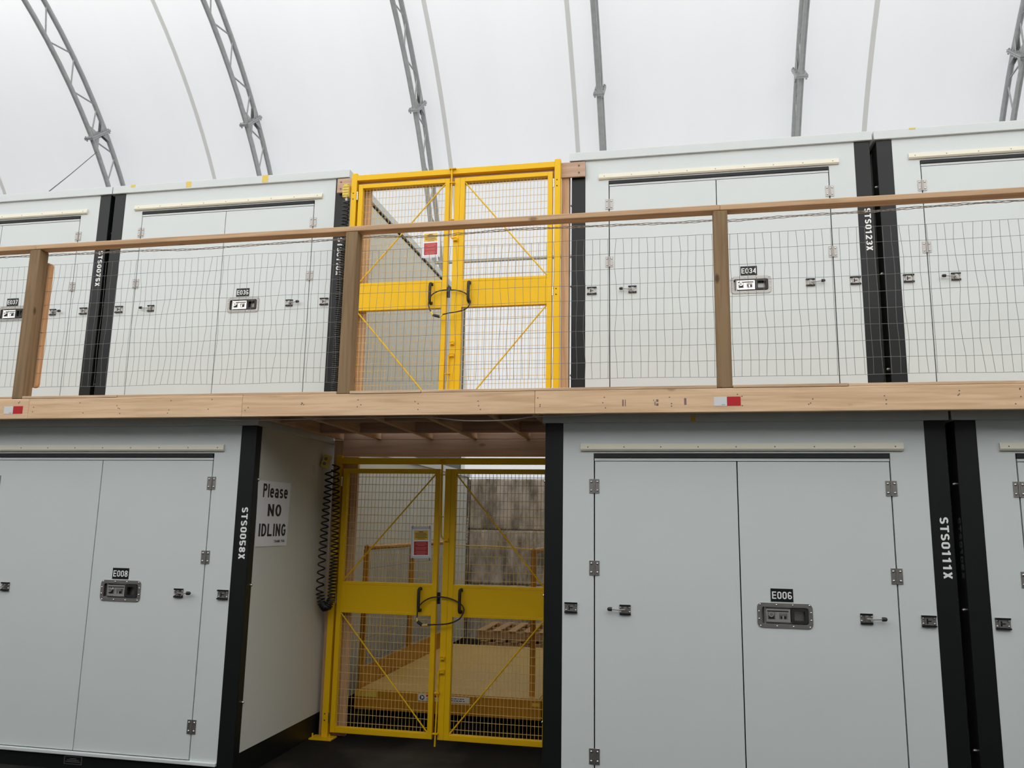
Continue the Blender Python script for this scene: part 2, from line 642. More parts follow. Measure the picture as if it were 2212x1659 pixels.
def smooth_path(pts, n=8):
    """Catmull-Rom through the points"""
    P = [Vector(p) for p in pts]
    P = [P[0] * 2 - P[1]] + P + [P[-1] * 2 - P[-2]]
    out = []
    for i in range(1, len(P) - 2):
        p0, p1, p2, p3 = P[i - 1:i + 3]
        for k in range(n):
            t = k / n
            out.append(0.5 * ((2 * p1) + (p2 - p0) * t + (2 * p0 - 5 * p1 + 4 * p2 - p3) * t * t + (3 * p1 - p0 - 3 * p2 + p3) * t ** 3))
    out.append(P[-2])
    return out


# ------------------------------------------------------------------ the setting: floor and fabric hall
fl = MB().box(-19, 13, -12.6, 9.6, -0.2, 0.0).build('floor', ASPH)
tag(fl, kind='structure')

CY, CZ = 0.711, 3.282            # centre of the hall's haunch curve
RI, RO, RM = 7.743, 8.16, 8.295  # inner chord, outer chord, fabric


def arch(r, th):
    """point of the hall's profile: straight legs below CZ, round haunch at the back, wider towards the front"""
    a = R(th)
    ey = r if th <= 90 else r + 4.6
    return (CY + ey * math.cos(a), CZ + r * math.sin(a))


def profile(r, n=72, foot=0.0):
    pts = [(arch(r, 0)[0], foot), (arch(r, 0)[0], foot + (CZ - foot) * 0.5)]
    for k in range(n + 1):
        pts.append(arch(r, 180 * k / n))
    pts += [(arch(r, 180)[0], foot + (CZ - foot) * 0.5), (arch(r, 180)[0], foot)]
    return pts


prof = profile(RM)
mb = MB()
xs = [-19 + 0.5 * i for i in range(65)]
vs_, fs_ = [], []
for x in xs:
    for y, z in prof:
        vs_.append((x, y, z))
npf = len(prof)
for i in range(len(xs) - 1):
    for j in range(npf - 1):
        fs_.append((i * npf + j, i * npf + j + 1, (i + 1) * npf + j + 1, (i + 1) * npf + j))
mb.add(vs_, fs_, 0, True)
tag(mb.build('ceiling', MEMB), kind='structure')
for nm, x in (('wall_left', -19.0), ('wall_right', 13.0)):
    mb = MB()
    mb.prism(prof, lambda a, b, t, x=x: (x + 0.02 * t, a, b))
    tag(mb.build(nm, WALLM), kind='structure')
mb = MB().box(-18.9, 12.9, -7.25, -7.0, 0, 5.0)  # unseen wall behind the camera, added to block light from the lower units
tag(mb.build('light_blocker_wall', WALLG), kind='structure')

# fabric seams, straps welded on the inside of the fabric
for i, x in enumerate((-12.86, -8.3, -3.75, -1.5, 3.06, 7.6)):
    mb = MB()
    pp = profile(RM - 0.012)
    hw = 0.037
    vs_, fs_ = [], []
    for y, z in pp:
        vs_ += [(x - hw, y, z), (x + hw, y, z)]
    for j in range(len(pp) - 1):
        fs_.append((2 * j, 2 * j + 1, 2 * j + 3, 2 * j + 2))
    mb.add(vs_, fs_, 0, True)
    tag(mb.build('trim_%d' % (i + 1), SEAMM), kind='structure')

# ------------------------------------------------------------------ arch trusses
TJ = 41.6          # angle of the bolted joint
TX0, TS = -10.136, 3.029


def P(x, r, th):
    y, z = arch(r, th)
    return (x, y, z)


def joint_mesh(x, th):
    """bolted flange across both chords, with four stiffener webs"""
    j = MB()
    y0, z0 = arch(RI, th)
    y1, z1 = arch(RO, th)
    er = Vector((0, y1 - y0, z1 - z0)).normalized()
    et = Vector((0, -er.z, er.y))          # along the chord, upwards
    ex = Vector((1, 0, 0))
    o = Vector((x, y0, z0))
    M = Matrix(((ex.x, er.x, et.x, o.x), (ex.y, er.y, et.y, o.y), (ex.z, er.z, et.z, o.z), (0, 0, 0, 1)))
    d = (Vector(P(x, RO, th)) - o).length
    j.box(-0.085, 0.085, -0.095, d + 0.045, 0.002, 0.022, 0, M)
    j.box(-0.085, 0.085, -0.095, d + 0.045, -0.022, -0.002, 0, M)
    for sgn in (1, -1):
        for base, tip in ((0.03, 0.17), (d - 0.03, d - 0.17)):
            for xo in (-0.035, 0.03):
                j.prism([(base, 0.022 * sgn), (tip, 0.022 * sgn), (base, 0.19 * sgn)], lambda a, b, t, xo=xo: (xo + 0.006 * t, a, b), 0, M)
    for bx in (-0.062, 0.062):
        for by in (-0.07, d * 0.33, d * 0.67, d + 0.02):
            j.cyl((bx, by, -0.05), (bx, by, 0.042), 0.012, 6, 0, M)
    return j


def make_truss(x, name, label):
    root = empty(name, (x, arch(RI, 0)[0], 0), label, 'truss', 'arch trusses of the fabric hall')
    for r in (RI, RO):
        pts = [(x, y, z) for y, z in profile(r, 60)]
        MB().tube(pts, 0.043, 10).build('chord', GALV, root)
    st = 3.13
    ths = []
    k = -13
    while True:
        a = TJ + k * st
        if a > 176:
            break
        if a > 2:
            ths.append((a, RI + 0.03 if k % 2 == 0 else RO - 0.03))
        k += 1
    pts = []
    for a, r in ths:
        pts += [P(x, r, a - 0.42), P(x, r, a + 0.42)]
    MB().tube(pts, 0.0135, 6).build('web_rod', GALV, root)
    for th in (TJ, 90.0, 138.0):
        joint_mesh(x, th).build('joint_plate', GALV, root)
    for r in (RI, RO):
        MB().box(x - 0.14, x + 0.14, arch(r, 0)[0] - 0.14, arch(r, 0)[0] + 0.14, 0, 0.02).build('base_plate', GALV, root)
    return root


TL = ['galvanised arch truss with a thin guy cable tied to its bolted joint',
      'galvanised arch truss rising behind the taped roof edge of the upper E036 unit',
      'galvanised arch truss passing behind the left leaf of the upper yellow gate',
      'galvanised arch truss seen edge-on above the left end of the upper E034 unit',
      'galvanised arch truss seen edge-on above the right part of the upper E034 unit',
      'galvanised arch truss at the right edge, above the upper unit beside E034']
t0 = make_truss(TX0, 'arch_truss', TL[0])
for k in range(1, 6):
    c = copy_tree(t0, (TX0 + TS * k, ABS[t0].y, 0))
    c['label'] = TL[k]
ABS[t0] = Vector(t0.location)

pp = MB().tube([(-13.5, 7.79, 6.21), (-6, 7.79, 6.21), (2, 7.79, 6.21), (9, 7.79, 6.21)], 0.032, 10).build('purlin_pipe', GALV)
tag(pp, 'long horizontal grey pipe seen through the right leaf of the upper gate', 'pipe')
guy = MB().tube([P(TX0, RI, TJ - 1.9), (-8.2, 3.95, 6.42), (-6.16, 1.36, 4.87)], 0.006, 6).build('guy_cable', CORD)
tag(guy, 'thin grey cable running from the leftmost truss joint down to the roof edge', 'cable')

# ------------------------------------------------------------------ storage units
UW = 2.412                        # width of a unit
DZ = 2.445                        # storey height
YU = 1.31                         # front of the upper row
X = {1: -7.745, 2: -5.288, 3: -0.8184, 4: 1.6436}
YA = {}


def hinge_mesh(cx, cz):
    h = MB()
    h.box(cx - 0.032, cx - 0.004, -0.004, 0.0, cz - 0.045, cz + 0.045)
    h.box(cx + 0.004, cx + 0.032, -0.004, 0.0, cz - 0.045, cz + 0.045)
    h.cyl((cx, -0.006, cz - 0.045), (cx, -0.006, cz + 0.045), 0.006, 8)
    for dx in (-0.019, 0.019):
        for dz in (-0.027, 0.027):
            h.ball((cx + dx, -0.004, cz + dz), 0.0075, 1, 8, 5, None, 0.8)
    return h


def receiver_mesh(cx, cz):
    h = MB()
    h.box(cx - 0.040, cx + 0.040, -0.004, 0.0, cz - 0.032, cz + 0.032, 0)
    h.box(cx - 0.040, cx + 0.040, -0.015, -0.004, cz + 0.023, cz + 0.032, 1)
    h.box(cx - 0.040, cx + 0.040, -0.015, -0.004, cz - 0.032, cz - 0.023, 1)
    h.box(cx - 0.022, cx + 0.016, -0.010, -0.004, cz - 0.021, cz + 0.021, 0)
    h.box(cx - 0.014, cx - 0.006, -0.0115, -0.010, cz + 0.004, cz + 0.014, 1)
    h.box(cx - 0.014, cx - 0.006, -0.0115, -0.010, cz - 0.014, cz - 0.004, 1)
    h.box(cx - 0.014, cx + 0.012, -0.0115, -0.010, cz - 0.003, cz + 0.003, 1)
    for dx in (-0.030, 0.030):
        for dz in (-0.015, 0.015):
            h.ball((cx + dx, -0.004, cz + dz), 0.006, 2, 8, 5)
    return h


def holdback_mesh(cx, cz, d):
    h = MB()
    h.box(cx - 0.034, cx + 0.034, -0.004, 0.0, cz - 0.030, cz + 0.030, 0)
    h.box(cx - 0.034, cx + 0.034, -0.013, -0.004, cz + 0.021, cz + 0.030, 1)
    h.box(cx - 0.034, cx + 0.034, -0.013, -0.004, cz - 0.030, cz - 0.021, 1)
    h.box(cx - 0.010, cx + 0.010, -0.014, -0.004, cz - 0.019, cz + 0.019, 0)
    h.box(cx - 0.005, cx + 0.005, -0.020, -0.014, cz - 0.012, cz + 0.012, 0)
    for dx in (-0.027, 0.027):
        for dz in (-0.013, 0.013):
            h.ball((cx + dx, -0.004, cz + dz), 0.006, 2, 8, 5)
    h.tube([(cx, -0.018, cz), (cx + d * 0.04, -0.024, cz - 0.001), (cx + d * 0.088, -0.030, cz + 0.003)], 0.004, 8, 0)
    h.cyl((cx + d * 0.079, -0.030, cz + 0.003), (cx + d * 0.097, -0.030, cz + 0.003), 0.012, 12, 3)
    h.ball((cx + d * 0.097, -0.030, cz + 0.003), 0.012, 3, 10, 6)
    return h


HX0, HX1, HZ0, HZ1 = 1.296, 1.613, 1.127, 1.271


def handle_mesh():
    h = MB()
    o = rrect(HX0, HX1, HZ0, HZ1, 0.028)
    i_ = rrect(HX0 + 0.021, HX1 - 0.021, HZ0 + 0.021, HZ1 - 0.021, 0.014)
    h.ring(o, i_, lambda a, b, t: (a, -0.005 + 0.005 * t, b), 0)
    h.ring(i_, [(a + (0.003 if a < 1.45 else -0.003), b + (0.003 if b < 1.2 else -0.003)) for a, b in i_], lambda a, b, t: (a, -0.004 + 0.036 * t, b), 0)
    h.box(HX0 + 0.018, HX1 - 0.018, 0.030, 0.034, HZ0 + 0.018, HZ1 - 0.018, 1)          # back of the recess
    h.cyl((HX0 + 0.046, 0.010, HZ0 + 0.024), (HX0 + 0.046, 0.010, HZ1 - 0.024), 0.008, 10, 0)  # hinge pin
    pz0, pz1 = HZ0 + 0.034, HZ1 - 0.034
    h.box(HX0 + 0.052, HX0 + 0.190, 0.002, 0.010, pz0, pz1, 2)                           # paddle
    h.box(HX0 + 0.052, HX0 + 0.190, -0.002, 0.004, pz1 - 0.006, pz1, 2)
    h.box(HX0 + 0.052, HX0 + 0.190, -0.002, 0.004, pz0, pz0 + 0.006, 2)
    h.box(HX0 + 0.058, HX0 + 0.180, -0.0005, 0.004, pz1 - 0.018, pz1 - 0.010, 3)
    zc = (pz0 + pz1) / 2
    h.box(HX0 + 0.060, HX0 + 0.104, 0.000, 0.004, zc - 0.024, zc + 0.024, 1)             # pockets in the paddle, their recess shade put in as dark boxes
    h.box(HX0 + 0.126, HX0 + 0.172, 0.000, 0.004, zc - 0.022, zc + 0.016, 1)
    h.box(HX0 + 0.066, HX0 + 0.098, -0.001, 0.002, zc - 0.021, zc + 0.004, 3)
    h.box(HX0 + 0.134, HX0 + 0.166, -0.001, 0.002, zc - 0.019, zc - 0.004, 3)
    h.cyl((HX0 + 0.080, 0.002, zc + 0.006), (HX0 + 0.080, -0.012, zc + 0.006), 0.0155, 18, 2)             # lock plug
    h.cyl((HX0 + 0.080, -0.012, zc + 0.006), (HX0 + 0.080, -0.014, zc + 0.006), 0.010, 14, 1)
    h.box(HX0 + 0.130, HX0 + 0.166, -0.010, 0.002, zc - 0.001, zc + 0.011, 0)            # key tab
    h.box(HX0 + 0.142, HX0 + 0.152, -0.008, 0.002, zc - 0.020, zc, 2)
    bo = rrect(HX0 + 0.194, HX1 - 0.026, pz0 - 0.006, pz1 + 0.006, 0.016)                 # black pull ring
    bi = rrect(HX0 + 0.212, HX1 - 0.046, pz0 + 0.010, pz1 - 0.010, 0.006)
    h.ring(bo, bi, lambda a, b, t: (a, -0.008 + 0.026 * t, b), 3)
    for x in (HX0 + 0.018, HX0 + 0.112, HX1 - 0.112, HX1 - 0.018):
        for z in (HZ0 + 0.0105, HZ1 - 0.0105):
            h.ball((x, -0.005, z), 0.0055, 2, 8, 5)
    for z in (HZ0 + 0.05, HZ1 - 0.05):
        for x in (HX0 + 0.0105, HX1 - 0.0105):
            h.ball((x, -0.005, z), 0.0055, 2, 8, 5)
    return h


def make_unit(depth, name, shade_strip):
    root = empty(name, (0, 0, 0))
    # painted corner posts with bolts through their side flanges
    for x0, x1 in ((0, 0.118), (UW - 0.118, UW)):
        for y0, y1 in ((-0.003, 0.075), (depth - 0.075, depth + 0.003)):
            if x0 == 0 and y0 < 0:
                y1 = 0.16
            po = MB().box(x0, x1, y0, y1, 0, 2.363).build('corner_post', BLACK, root, 0.004)
            if y0 < 0:
                for z in (1.988, 1.263, 0.496):
                    b = MB()
                    s = -1 if x0 == 0 else 1
                    xe = 0 if x0 == 0 else UW
                    b.cyl((xe, 0.058, z), (xe + s * 0.009, 0.058, z), 0.013, 6)
                    b.ball((xe + s * 0.009, 0.058, z), 0.009)
                    b.build('bolt', STEEL, po)
    # shell
    b = MB()
    b.box(0.004, 0.040, 0.16, depth - 0.075, 0.17, 2.363, 1)
    b.box(UW - 0.040, UW - 0.004, 0.075, depth - 0.075, 0.17, 2.363, 1)
    b.box(0.118, UW - 0.118, depth - 0.04, depth - 0.004, 0.10, 2.363, 1)
    b.box(0.118, 0.316, 0.0, 0.035, 0.120, 2.363, 0)
    b.box(2.095, UW - 0.118, 0.0, 0.035, 0.120, 2.363, 0)
    b.box(0.316, 2.095, 0.0, 0.035, 2.168, 2.363, 0)
    b.box(0.04, UW - 0.04, 0.05, 0.06, 0.10, 2.363, 2)  # black sheet behind the doors, added to keep light out of their gaps
    if shade_strip:  # black strips painted in as the shadow line under the roof cap
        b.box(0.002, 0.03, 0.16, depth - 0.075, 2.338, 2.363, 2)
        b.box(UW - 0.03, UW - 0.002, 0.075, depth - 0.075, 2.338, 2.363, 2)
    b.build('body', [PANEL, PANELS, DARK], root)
    b = MB()
    b.box(0.118, UW - 0.118, 0.0, 0.05, 0.0, 0.098)
    b.box(0.002, 0.05, 0.075, depth - 0.075, 0.0, 0.17)
    b.box(UW - 0.05, UW - 0.002, 0.075, depth - 0.075, 0.0, 0.17)
    b.box(0.118, UW - 0.118, depth - 0.05, depth, 0.0, 0.098)
    b.box(0.05, UW - 0.05, 0.05, depth - 0.05, 0.05, 0.098)
    b.build('base_frame', BLACK, root)
    MB().box(-0.018, UW + 0.018, -0.022, depth + 0.022, 2.363, 2.440).build('roof_cap', CAPM, root, 0.004)
    MB().box(0.118, UW - 0.118, -0.020, 0.020, 0.098, 0.120).build('door_sill', CAPM, root, 0.003)
    MB().box(0.320, 2.091, -0.010, 0.03, 2.137, 2.167).build('header_seal', SEAL, root, 0.003)
    MB().box(0.322, 2.089, -0.003, 0.03, 2.119, 2.135).build('header_strip', CAPM, root)
    b = MB()
    b.prism([(0.0, 2.181), (-0.012, 2.181), (-0.020, 2.193), (-0.014, 2.228), (0.0, 2.228)], lambda a, z, t: (0.233 + 1.938 * t, a, z), 0)
    for k in range(9):
        b.cyl((0.28 + 1.845 * k / 8, -0.0155, 2.206), (0.28 + 1.845 * k / 8, -0.0185, 2.206), 0.0045, 6, 1)
    b.build('drip_trim', [CREAM, NAIL], root)
    # doors
    for side in (0, 1):
        d = MB()
        if side == 0:
            d.box(0.324, 1.2015, 0.0, 0.04, 0.126, 2.115)
        else:
            x0, x1 = 1.2085, 2.087
            d.box(x0, HX0 + 0.016, 0.0, 0.04, 0.126, 2.115)
            d.box(HX1 - 0.016, x1, 0.0, 0.04, 0.126, 2.115)
            d.box(HX0 + 0.016, HX1 - 0.016, 0.0, 0.04, 0.126, HZ0 + 0.016)
            d.box(HX0 + 0.016, HX1 - 0.016, 0.0, 0.04, HZ1 - 0.016, 2.115)
        do = d.build('door', PANEL, root)
        hx = 0.320 if side == 0 else 2.091
        for z in (1.957, 1.446, 0.333):
            hinge_mesh(hx, z).build('hinge', [STEEL2, STEEL], do)
        holdback_mesh(0.510 if side == 0 else 1.910, 1.199, -1 if side == 0 else 1).build('door_holdback', [STEEL2, BLACK, STEEL, RUBBER], do)
        if side:
            handle_mesh().build('paddle_handle', [STEEL2, STEEL2, CHROME, RUBBER], do)
    receiver_mesh(0.173, 1.200).build('holdback_receiver', [STEEL2, BLACK, STEEL], root)
    receiver_mesh(2.247, 1.199).build('holdback_receiver', [STEEL2, BLACK, STEEL], root)
    return root


def add_serial(root, txt, front=True, left_side=False, right_back=None):
    o = ABS[root]
    if front:
        b = MB()
        b.text(txt, o + Vector((2.341, -0.004, 1.792)), (0, 0, -1), (1, 0, 0), 0.352, 0.050, 0, 0.001, 0.185)
        b.build('serial_lettering', LETTER, root)
    if left_side:
        b = MB()
        b.text(left_side, o + Vector((-0.001, 0.064, 1.792)), (0, 0, -1), (0, -1, 0), 0.352, 0.050, 0, 0.001, 0.185)
        b.build('serial_lettering', GREYLET, root)
    if right_back:
        b = MB()
        b.text(txt, o + Vector((UW + 0.001, right_back - 0.064, 1.792)), (0, 0, -1), (0, 1, 0), 0.352, 0.050, 0, 0.001, 0.185)
        b.build('serial_lettering', LETTER, root)


def add_number(root, txt):
    o = ABS[root]
    d = [c for c in KIDS(root) if c.name.startswith('door')and 'sill' not in c.name]
    d = max(d, key=lambda c: c.location.x)
    ABS[d] = o + Vector(d.location)
    b = MB()
    b.box(o.x + 1.377, o.x + 1.506, o.y - 0.0025, o.y, o.z + 1.279, o.z + 1.355, 0)
    b.text(txt, o + Vector((1.385, -0.0028, 1.295)), (1, 0, 0), (0, 0, 1), 0.114, 0.043, 1, 0.001, 0.155)
    b.build('number_sign', [BLACK, LETTER], d)


def add_tape(root, x, z, w_, h_):
    MB().box(x - w_ / 2, x + w_ / 2, ABS[root].y - 0.0235, ABS[root].y - 0.022, z, z + h_).build('tape_strip', TAPE, root)


LOWD, UPD = 6.05, 4.28
pl = make_unit(LOWD, 'storage_unit', False)
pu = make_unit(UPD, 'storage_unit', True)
UL = {}
for k in (2, 3, 4, 1):
    UL[('L', k)] = copy_tree(pl, (X[k], 0, 0))
for k in (1, 2, 3, 4):
    UL[('U', k)] = copy_tree(pu, (X[k], YU, DZ))


def drop(o):
    for c in KIDS(o):
        drop(c)
    bpy.data.objects.remove(o)


drop(pl)
drop(pu)
UNIT = {('L', 2): ('white storage unit numbered E008 on the floor, with a No Idling sign on its side', 'STS0058X', 'E008'),
        ('L', 3): ('white storage unit numbered E006 on the floor, right of the lower yellow gate', 'STS0111X', 'E006'),
        ('L', 4): ('white storage unit on the floor, cut off by the right edge, beside E006', None, None),
        ('L', 1): ('white storage unit on the floor to the left of the unit numbered E008', None, None),
        ('U', 1): ('white storage unit numbered E037 on the upper level, behind the left deck post', 'STS0075X', 'E037'),
        ('U', 2): ('white storage unit numbered E036 on the upper level, yellow tape on its roof edge', 'STS0118X', 'E036'),
        ('U', 3): ('white storage unit numbered E034 on the upper level, right of the upper gate', 'STS0123X', 'E034'),
        ('U', 4): ('white storage unit on the upper level, cut off by the right edge, beside E034', None, None)}
for k, (lab, ser, num) in UNIT.items():
    u = UL[k]
    tag(u, lab, 'storage unit', 'white storage units in two levels')
    if ser:
        add_serial(u, ser, True, 'STS0106X' if k == ('L', 4) else False, LOWD if k == ('L', 2) else None)
    elif k == ('L', 4):
        add_serial(u, '', False, 'STS0106X')
    if num:
        add_number(u, num)
add_tape(UL[('U', 2)], -5.088, 4.862, 0.05, 0.026)
add_tape(UL[('U', 2)], -4.489, 4.822, 0.055, 0.055)
add_tape(UL[('U', 2)], -3.697, 4.818, 0.06, 0.067)
add_tape(UL[('U', 4)], 1.915, 4.872, 0.05, 0.013)
add_tape(UL[('L', 3)], 0.126, 2.364, 0.03, 0.04)
b = MB()                                       # data plate on the base of E008
b.box(-4.140, -4.001, -0.003, 0.0, 0.036, 0.088, 0)
b.box(-4.134, -4.007, -0.004, -0.003, 0.040, 0.084, 1)
for z, hw in ((0.073, 0.026), (0.063, 0.046), (0.053, 0.058)):
    b.box(-4.07 - hw, -4.07 + hw, -0.005, -0.004, z - 0.002, z + 0.002, 0)
b.build('data_plate', [STEEL2, BLACK], UL[('L', 2)])
b = MB().box(-2.8805, -2.879, 0.94, 0.99, 2.085, 2.155)
o = b.build('side_sticker', LGREY, UL[('L', 2)])

# ------------------------------------------------------------------ No Idling sign on the side of E008
SX = -2.8757
s = empty('wall_sign', (SX, 0.315, 1.522), 'white sign reading Please NO IDLING on the side of unit E008', 'sign')
mb = MB()
mb.prism([(0.064, 1.984), (0.092, 1.522), (0.556, 1.522), (0.566, 1.988)], lambda a, z, t: (SX - 0.0022 + 0.0022 * t, a, z))
mb.build('board', PAPER, s)
for txt, y, z, w_, h_, nm in (('Please', 0.146, 1.868, 0.376, 0.098, 'lettering'), ('NO', 0.232, 1.735, 0.205, 0.088, 'lettering'), ('IDLING', 0.121, 1.592, 0.405, 0.090, 'lettering'), ('THANK YOU', 0.352, 1.546, 0.165, 0.020, 'small_lettering')):
    MB().text(txt, (SX, y, z), (0, 1, 0), (0, 0, 1), w_, h_, 0, 0.0008, 0.17).build(nm, INK, s)


# ------------------------------------------------------------------ timber deck
YF = -0.215                      # front of the deck
KD = (YF + 5.18) / 5.02


def kx(*xs):
    return [x * KD for x in xs] if len(xs) > 1 else xs[0] * KD


def kz(z):
    return 1.70 + (z - 1.70) * KD


ZB, ZT = kz(2.405), kz(2.553)    # rim board
DECK = ZT + 0.019


def lumber(name, x0, x1, y0, y1, z0, z1, mat, label, cat, group=None, bevel=0.004):
    o = MB().box(x0, x1, y0, y1, z0, z1).build(name, mat, None, bevel)
    return tag(o, label, cat, group)


rim = [(-7.0, -4.6245, 'new timber rim board at the left end of the deck, carrying a red-white reflector'),
       (-4.6235, -2.9155, 'short new timber rim board between the left deck post and the corner of E008'),
       (-2.9145, -0.8655, 'new timber rim board of the deck edge in front of the yellow gates'),
       (-0.8645, 3.6, 'long new timber rim board over E006, with a red and white reflector')]
rb = []
NAIL0 = None
random.seed(3)
for x0, x1, lab in rim:
    x0, x1 = kx(x0, x1)
    o = lumber('rim_board', x0, x1, YF, YF + 0.038, ZB, ZT, WX, lab, 'board', 'rim boards along the deck edge')
    rb.append(o)
    x = x0 + 0.03
    while x < x1:
        for k in range(random.choice((2, 3, 3, 4))):
            nx, nz = min(max(x + random.uniform(-0.018, 0.018), x0 + 0.01), x1 - 0.01), ZB + random.uniform(0.03, 0.125)
            if NAIL0 is None:
                NAIL0 = MB().cyl((nx, YF + 0.002, nz), (nx, YF - 0.0008, nz), 0.0042, 6).build('nail', NAIL, o, origin=(nx, YF, nz))
            else:
                c = NAIL0.copy()
                C.objects.link(c)
                c.parent = o
                c.location = Vector((nx, YF, nz)) - ABS[o]
        x += random.choice((0.30, 0.407, 0.407))
for o, x0 in ((rb[0], kx(-4.83)), (rb[3], kx(0.250))):
    b = MB()
    b.box(x0, x0 + 0.0765, YF - 0.0015, YF, kz(2.443), kz(2.498), 1)
    b.box(x0 + 0.0765, x0 + 0.157, YF - 0.0015, YF, kz(2.4435), kz(2.4995), 0)
    b.box(x0 + 0.045, x0 + 0.066, YF - 0.002, YF - 0.0015, kz(2.4495), kz(2.4515), 2)
    b.build('reflector_sticker', [RREF, WREF, INK], o)
b = MB()
for x0, x1, z0, z1 in ((-0.308, -0.300, 2.448, 2.489), (-0.292, -0.287, 2.448, 2.489), (-0.099, -0.085, 2.474, 2.488), (-0.099, -0.085, 2.449, 2.463),
                       (-0.109, -0.103, 2.452, 2.475), (-0.116, -0.112, 2.478, 2.488), (0.072, 0.085, 2.452, 2.494)):
    b.box(kx(x0), kx(x1), YF - 0.001, YF, kz(z0), kz(z1))
b.build('grade_stamp', PURP, rb[3])

# plywood deck sheets, notched around the posts
POSTX = [(x * KD, x * KD + 0.089) for x in (-4.782, -2.222, 0.274)]
sheets = [(-7.0, -4.785, -0.150, 'plywood deck sheet left of the left deck post'),
          (-4.686, -3.905, -0.161, 'plywood deck sheet right beside the left deck post'),
          (-3.902, -2.226, -0.155, 'plywood deck sheet between the left post and the post before the gate'),
          (-2.127, -1.63, -0.164, 'narrow plywood deck piece right of the post before the gate'),
          (-1.627, 0.270, -0.160, 'long plywood deck sheet in front of the upper gate and E034'),
          (0.369, 1.03, -0.162, 'plywood deck sheet right beside the right deck post'),
          (1.033, 3.6, -0.157, 'plywood deck sheet at the right end of the deck')]
for k, (x0, x1, yf, lab) in enumerate(sheets):
    x0, x1, yf = x0 * KD, x1 * KD, yf + YF + 0.16
    b = MB()
    xa = x0 - 0.096 if k in (1, 3, 5) else x0
    if xa < x0:
        x0 = POSTX[k // 2][1] + 0.003
        xa = POSTX[k // 2][0] - 0.002
        b.prism([(x0, yf), (x1, yf), (x1, 1.139), (xa, 1.139), (xa, YF + 0.094), (x0, YF + 0.094)], lambda a, c, t: (a, c, ZT + 0.001 + 0.018 * t), 0)
    else:
        b.prism([(x0, yf), (x1, yf), (x1, 1.139), (x0, 1.139)], lambda a, c, t: (a, c, ZT + 0.001 + 0.018 * t), 0)
    tag(b.build('deck_sheet', PLYE, None, 0.002), lab, 'deck sheet', 'plywood sheets of the deck')

# joists and blocking, seen from below between E008 and E006
JX = [-2.78, -2.47 * KD, -2.01 * KD, -1.625 * KD, -1.17 * KD, -0.865]
jl = ['deck joist tight against unit E008 under the walkway', 'second deck joist from E008 under the walkway',
      'middle deck joist under the walkway before the lower gate', 'deck joist right of the middle one under the walkway', 'second deck joist from unit E006 under the walkway', 'deck joist tight against unit E006 under the walkway']
for x, lab in zip(JX, jl):
    lumber('deck_joist', x - 0.019, x + 0.019, YF + 0.039, 1.265, ZB, ZT, WY, lab, 'joist', 'joists under the walkway')
for row, yb, nm in ((0, 0.12, 'front row'), (1, 0.80, 'back row')):
    for k in range(1, len(JX)):
        lumber('blocking', JX[k - 1] + 0.0195, JX[k] - 0.0195, yb - 0.019, yb + 0.019, ZB + 0.001, ZT, WBX,
               'timber blocking in the %s, %s gap between the walkway joists counted from E008' % (nm, ('first', 'second', 'third', 'fourth', 'fifth')[k - 1]), 'blocking', 'blocking between the joists')
lumber('back_rim_board', -2.85, -0.842, 1.2655, 1.283, ZB, ZT, WBX, 'timber board closing the back of the walkway joists above the header beam', 'board')
lumber('walkway_header', -2.770, -0.822, 1.265, 1.303, 2.255, ZB - 0.001, WBX, 'thick timber header beam above the lower yellow gate', 'beam')
lumber('timber_post', -2.855, -2.773, 1.284, 1.357, 0.0, ZB - 0.001, WZ, 'timber post between unit E008 and the lower yellow gate post', 'post')
lumber('timber_stud', -2.772, -2.637, 1.306, 1.344, 0.0, 2.254, WZ, 'timber stud behind the hinge side of the lower gate left leaf', 'post')

# railing posts, top rails
pl_ = ['brown treated deck post at the left, in front of E037', 'brown treated deck post in front of the left side of the upper gate',
       'brown treated deck post at the right, in front of E034']
for (x0, x1), lab in zip(POSTX, pl_):
    lumber('deck_post', x0, x1, YF + 0.001, YF + 0.090, ZT + 0.001, kz(3.706) - 0.001, WPOST, lab, 'post', 'posts of the deck railing', 0.006)
for x0, x1, lab in ((-7.0, -4.7350, 'timber top rail left of the left deck post'), (-4.7345, 0.3190, 'long timber top rail running across the upper gate and E036'),
                    (0.3195, 3.6, 'timber top rail right of the right deck post, across E034')):
    lumber('top_rail', x0 * KD, x1 * KD, YF, YF + 0.089, kz(3.706), kz(3.744), WRAIL, lab, 'rail', 'top rails of the deck railing', 0.005)
b = MB()
b.prism(rrect(-4.735 * KD, -4.672 * KD, kz(2.655), kz(3.63), 0.028, 4), lambda a, z, t: (a, YF + 0.097 + 0.038 * t, z))
tag(b.build('mesh_batten', WBAT, None, 0.004), 'orange round-ended timber batten fixed behind the left deck post', 'batten')

# welded wire fence behind the posts
YM = YF + 0.0925


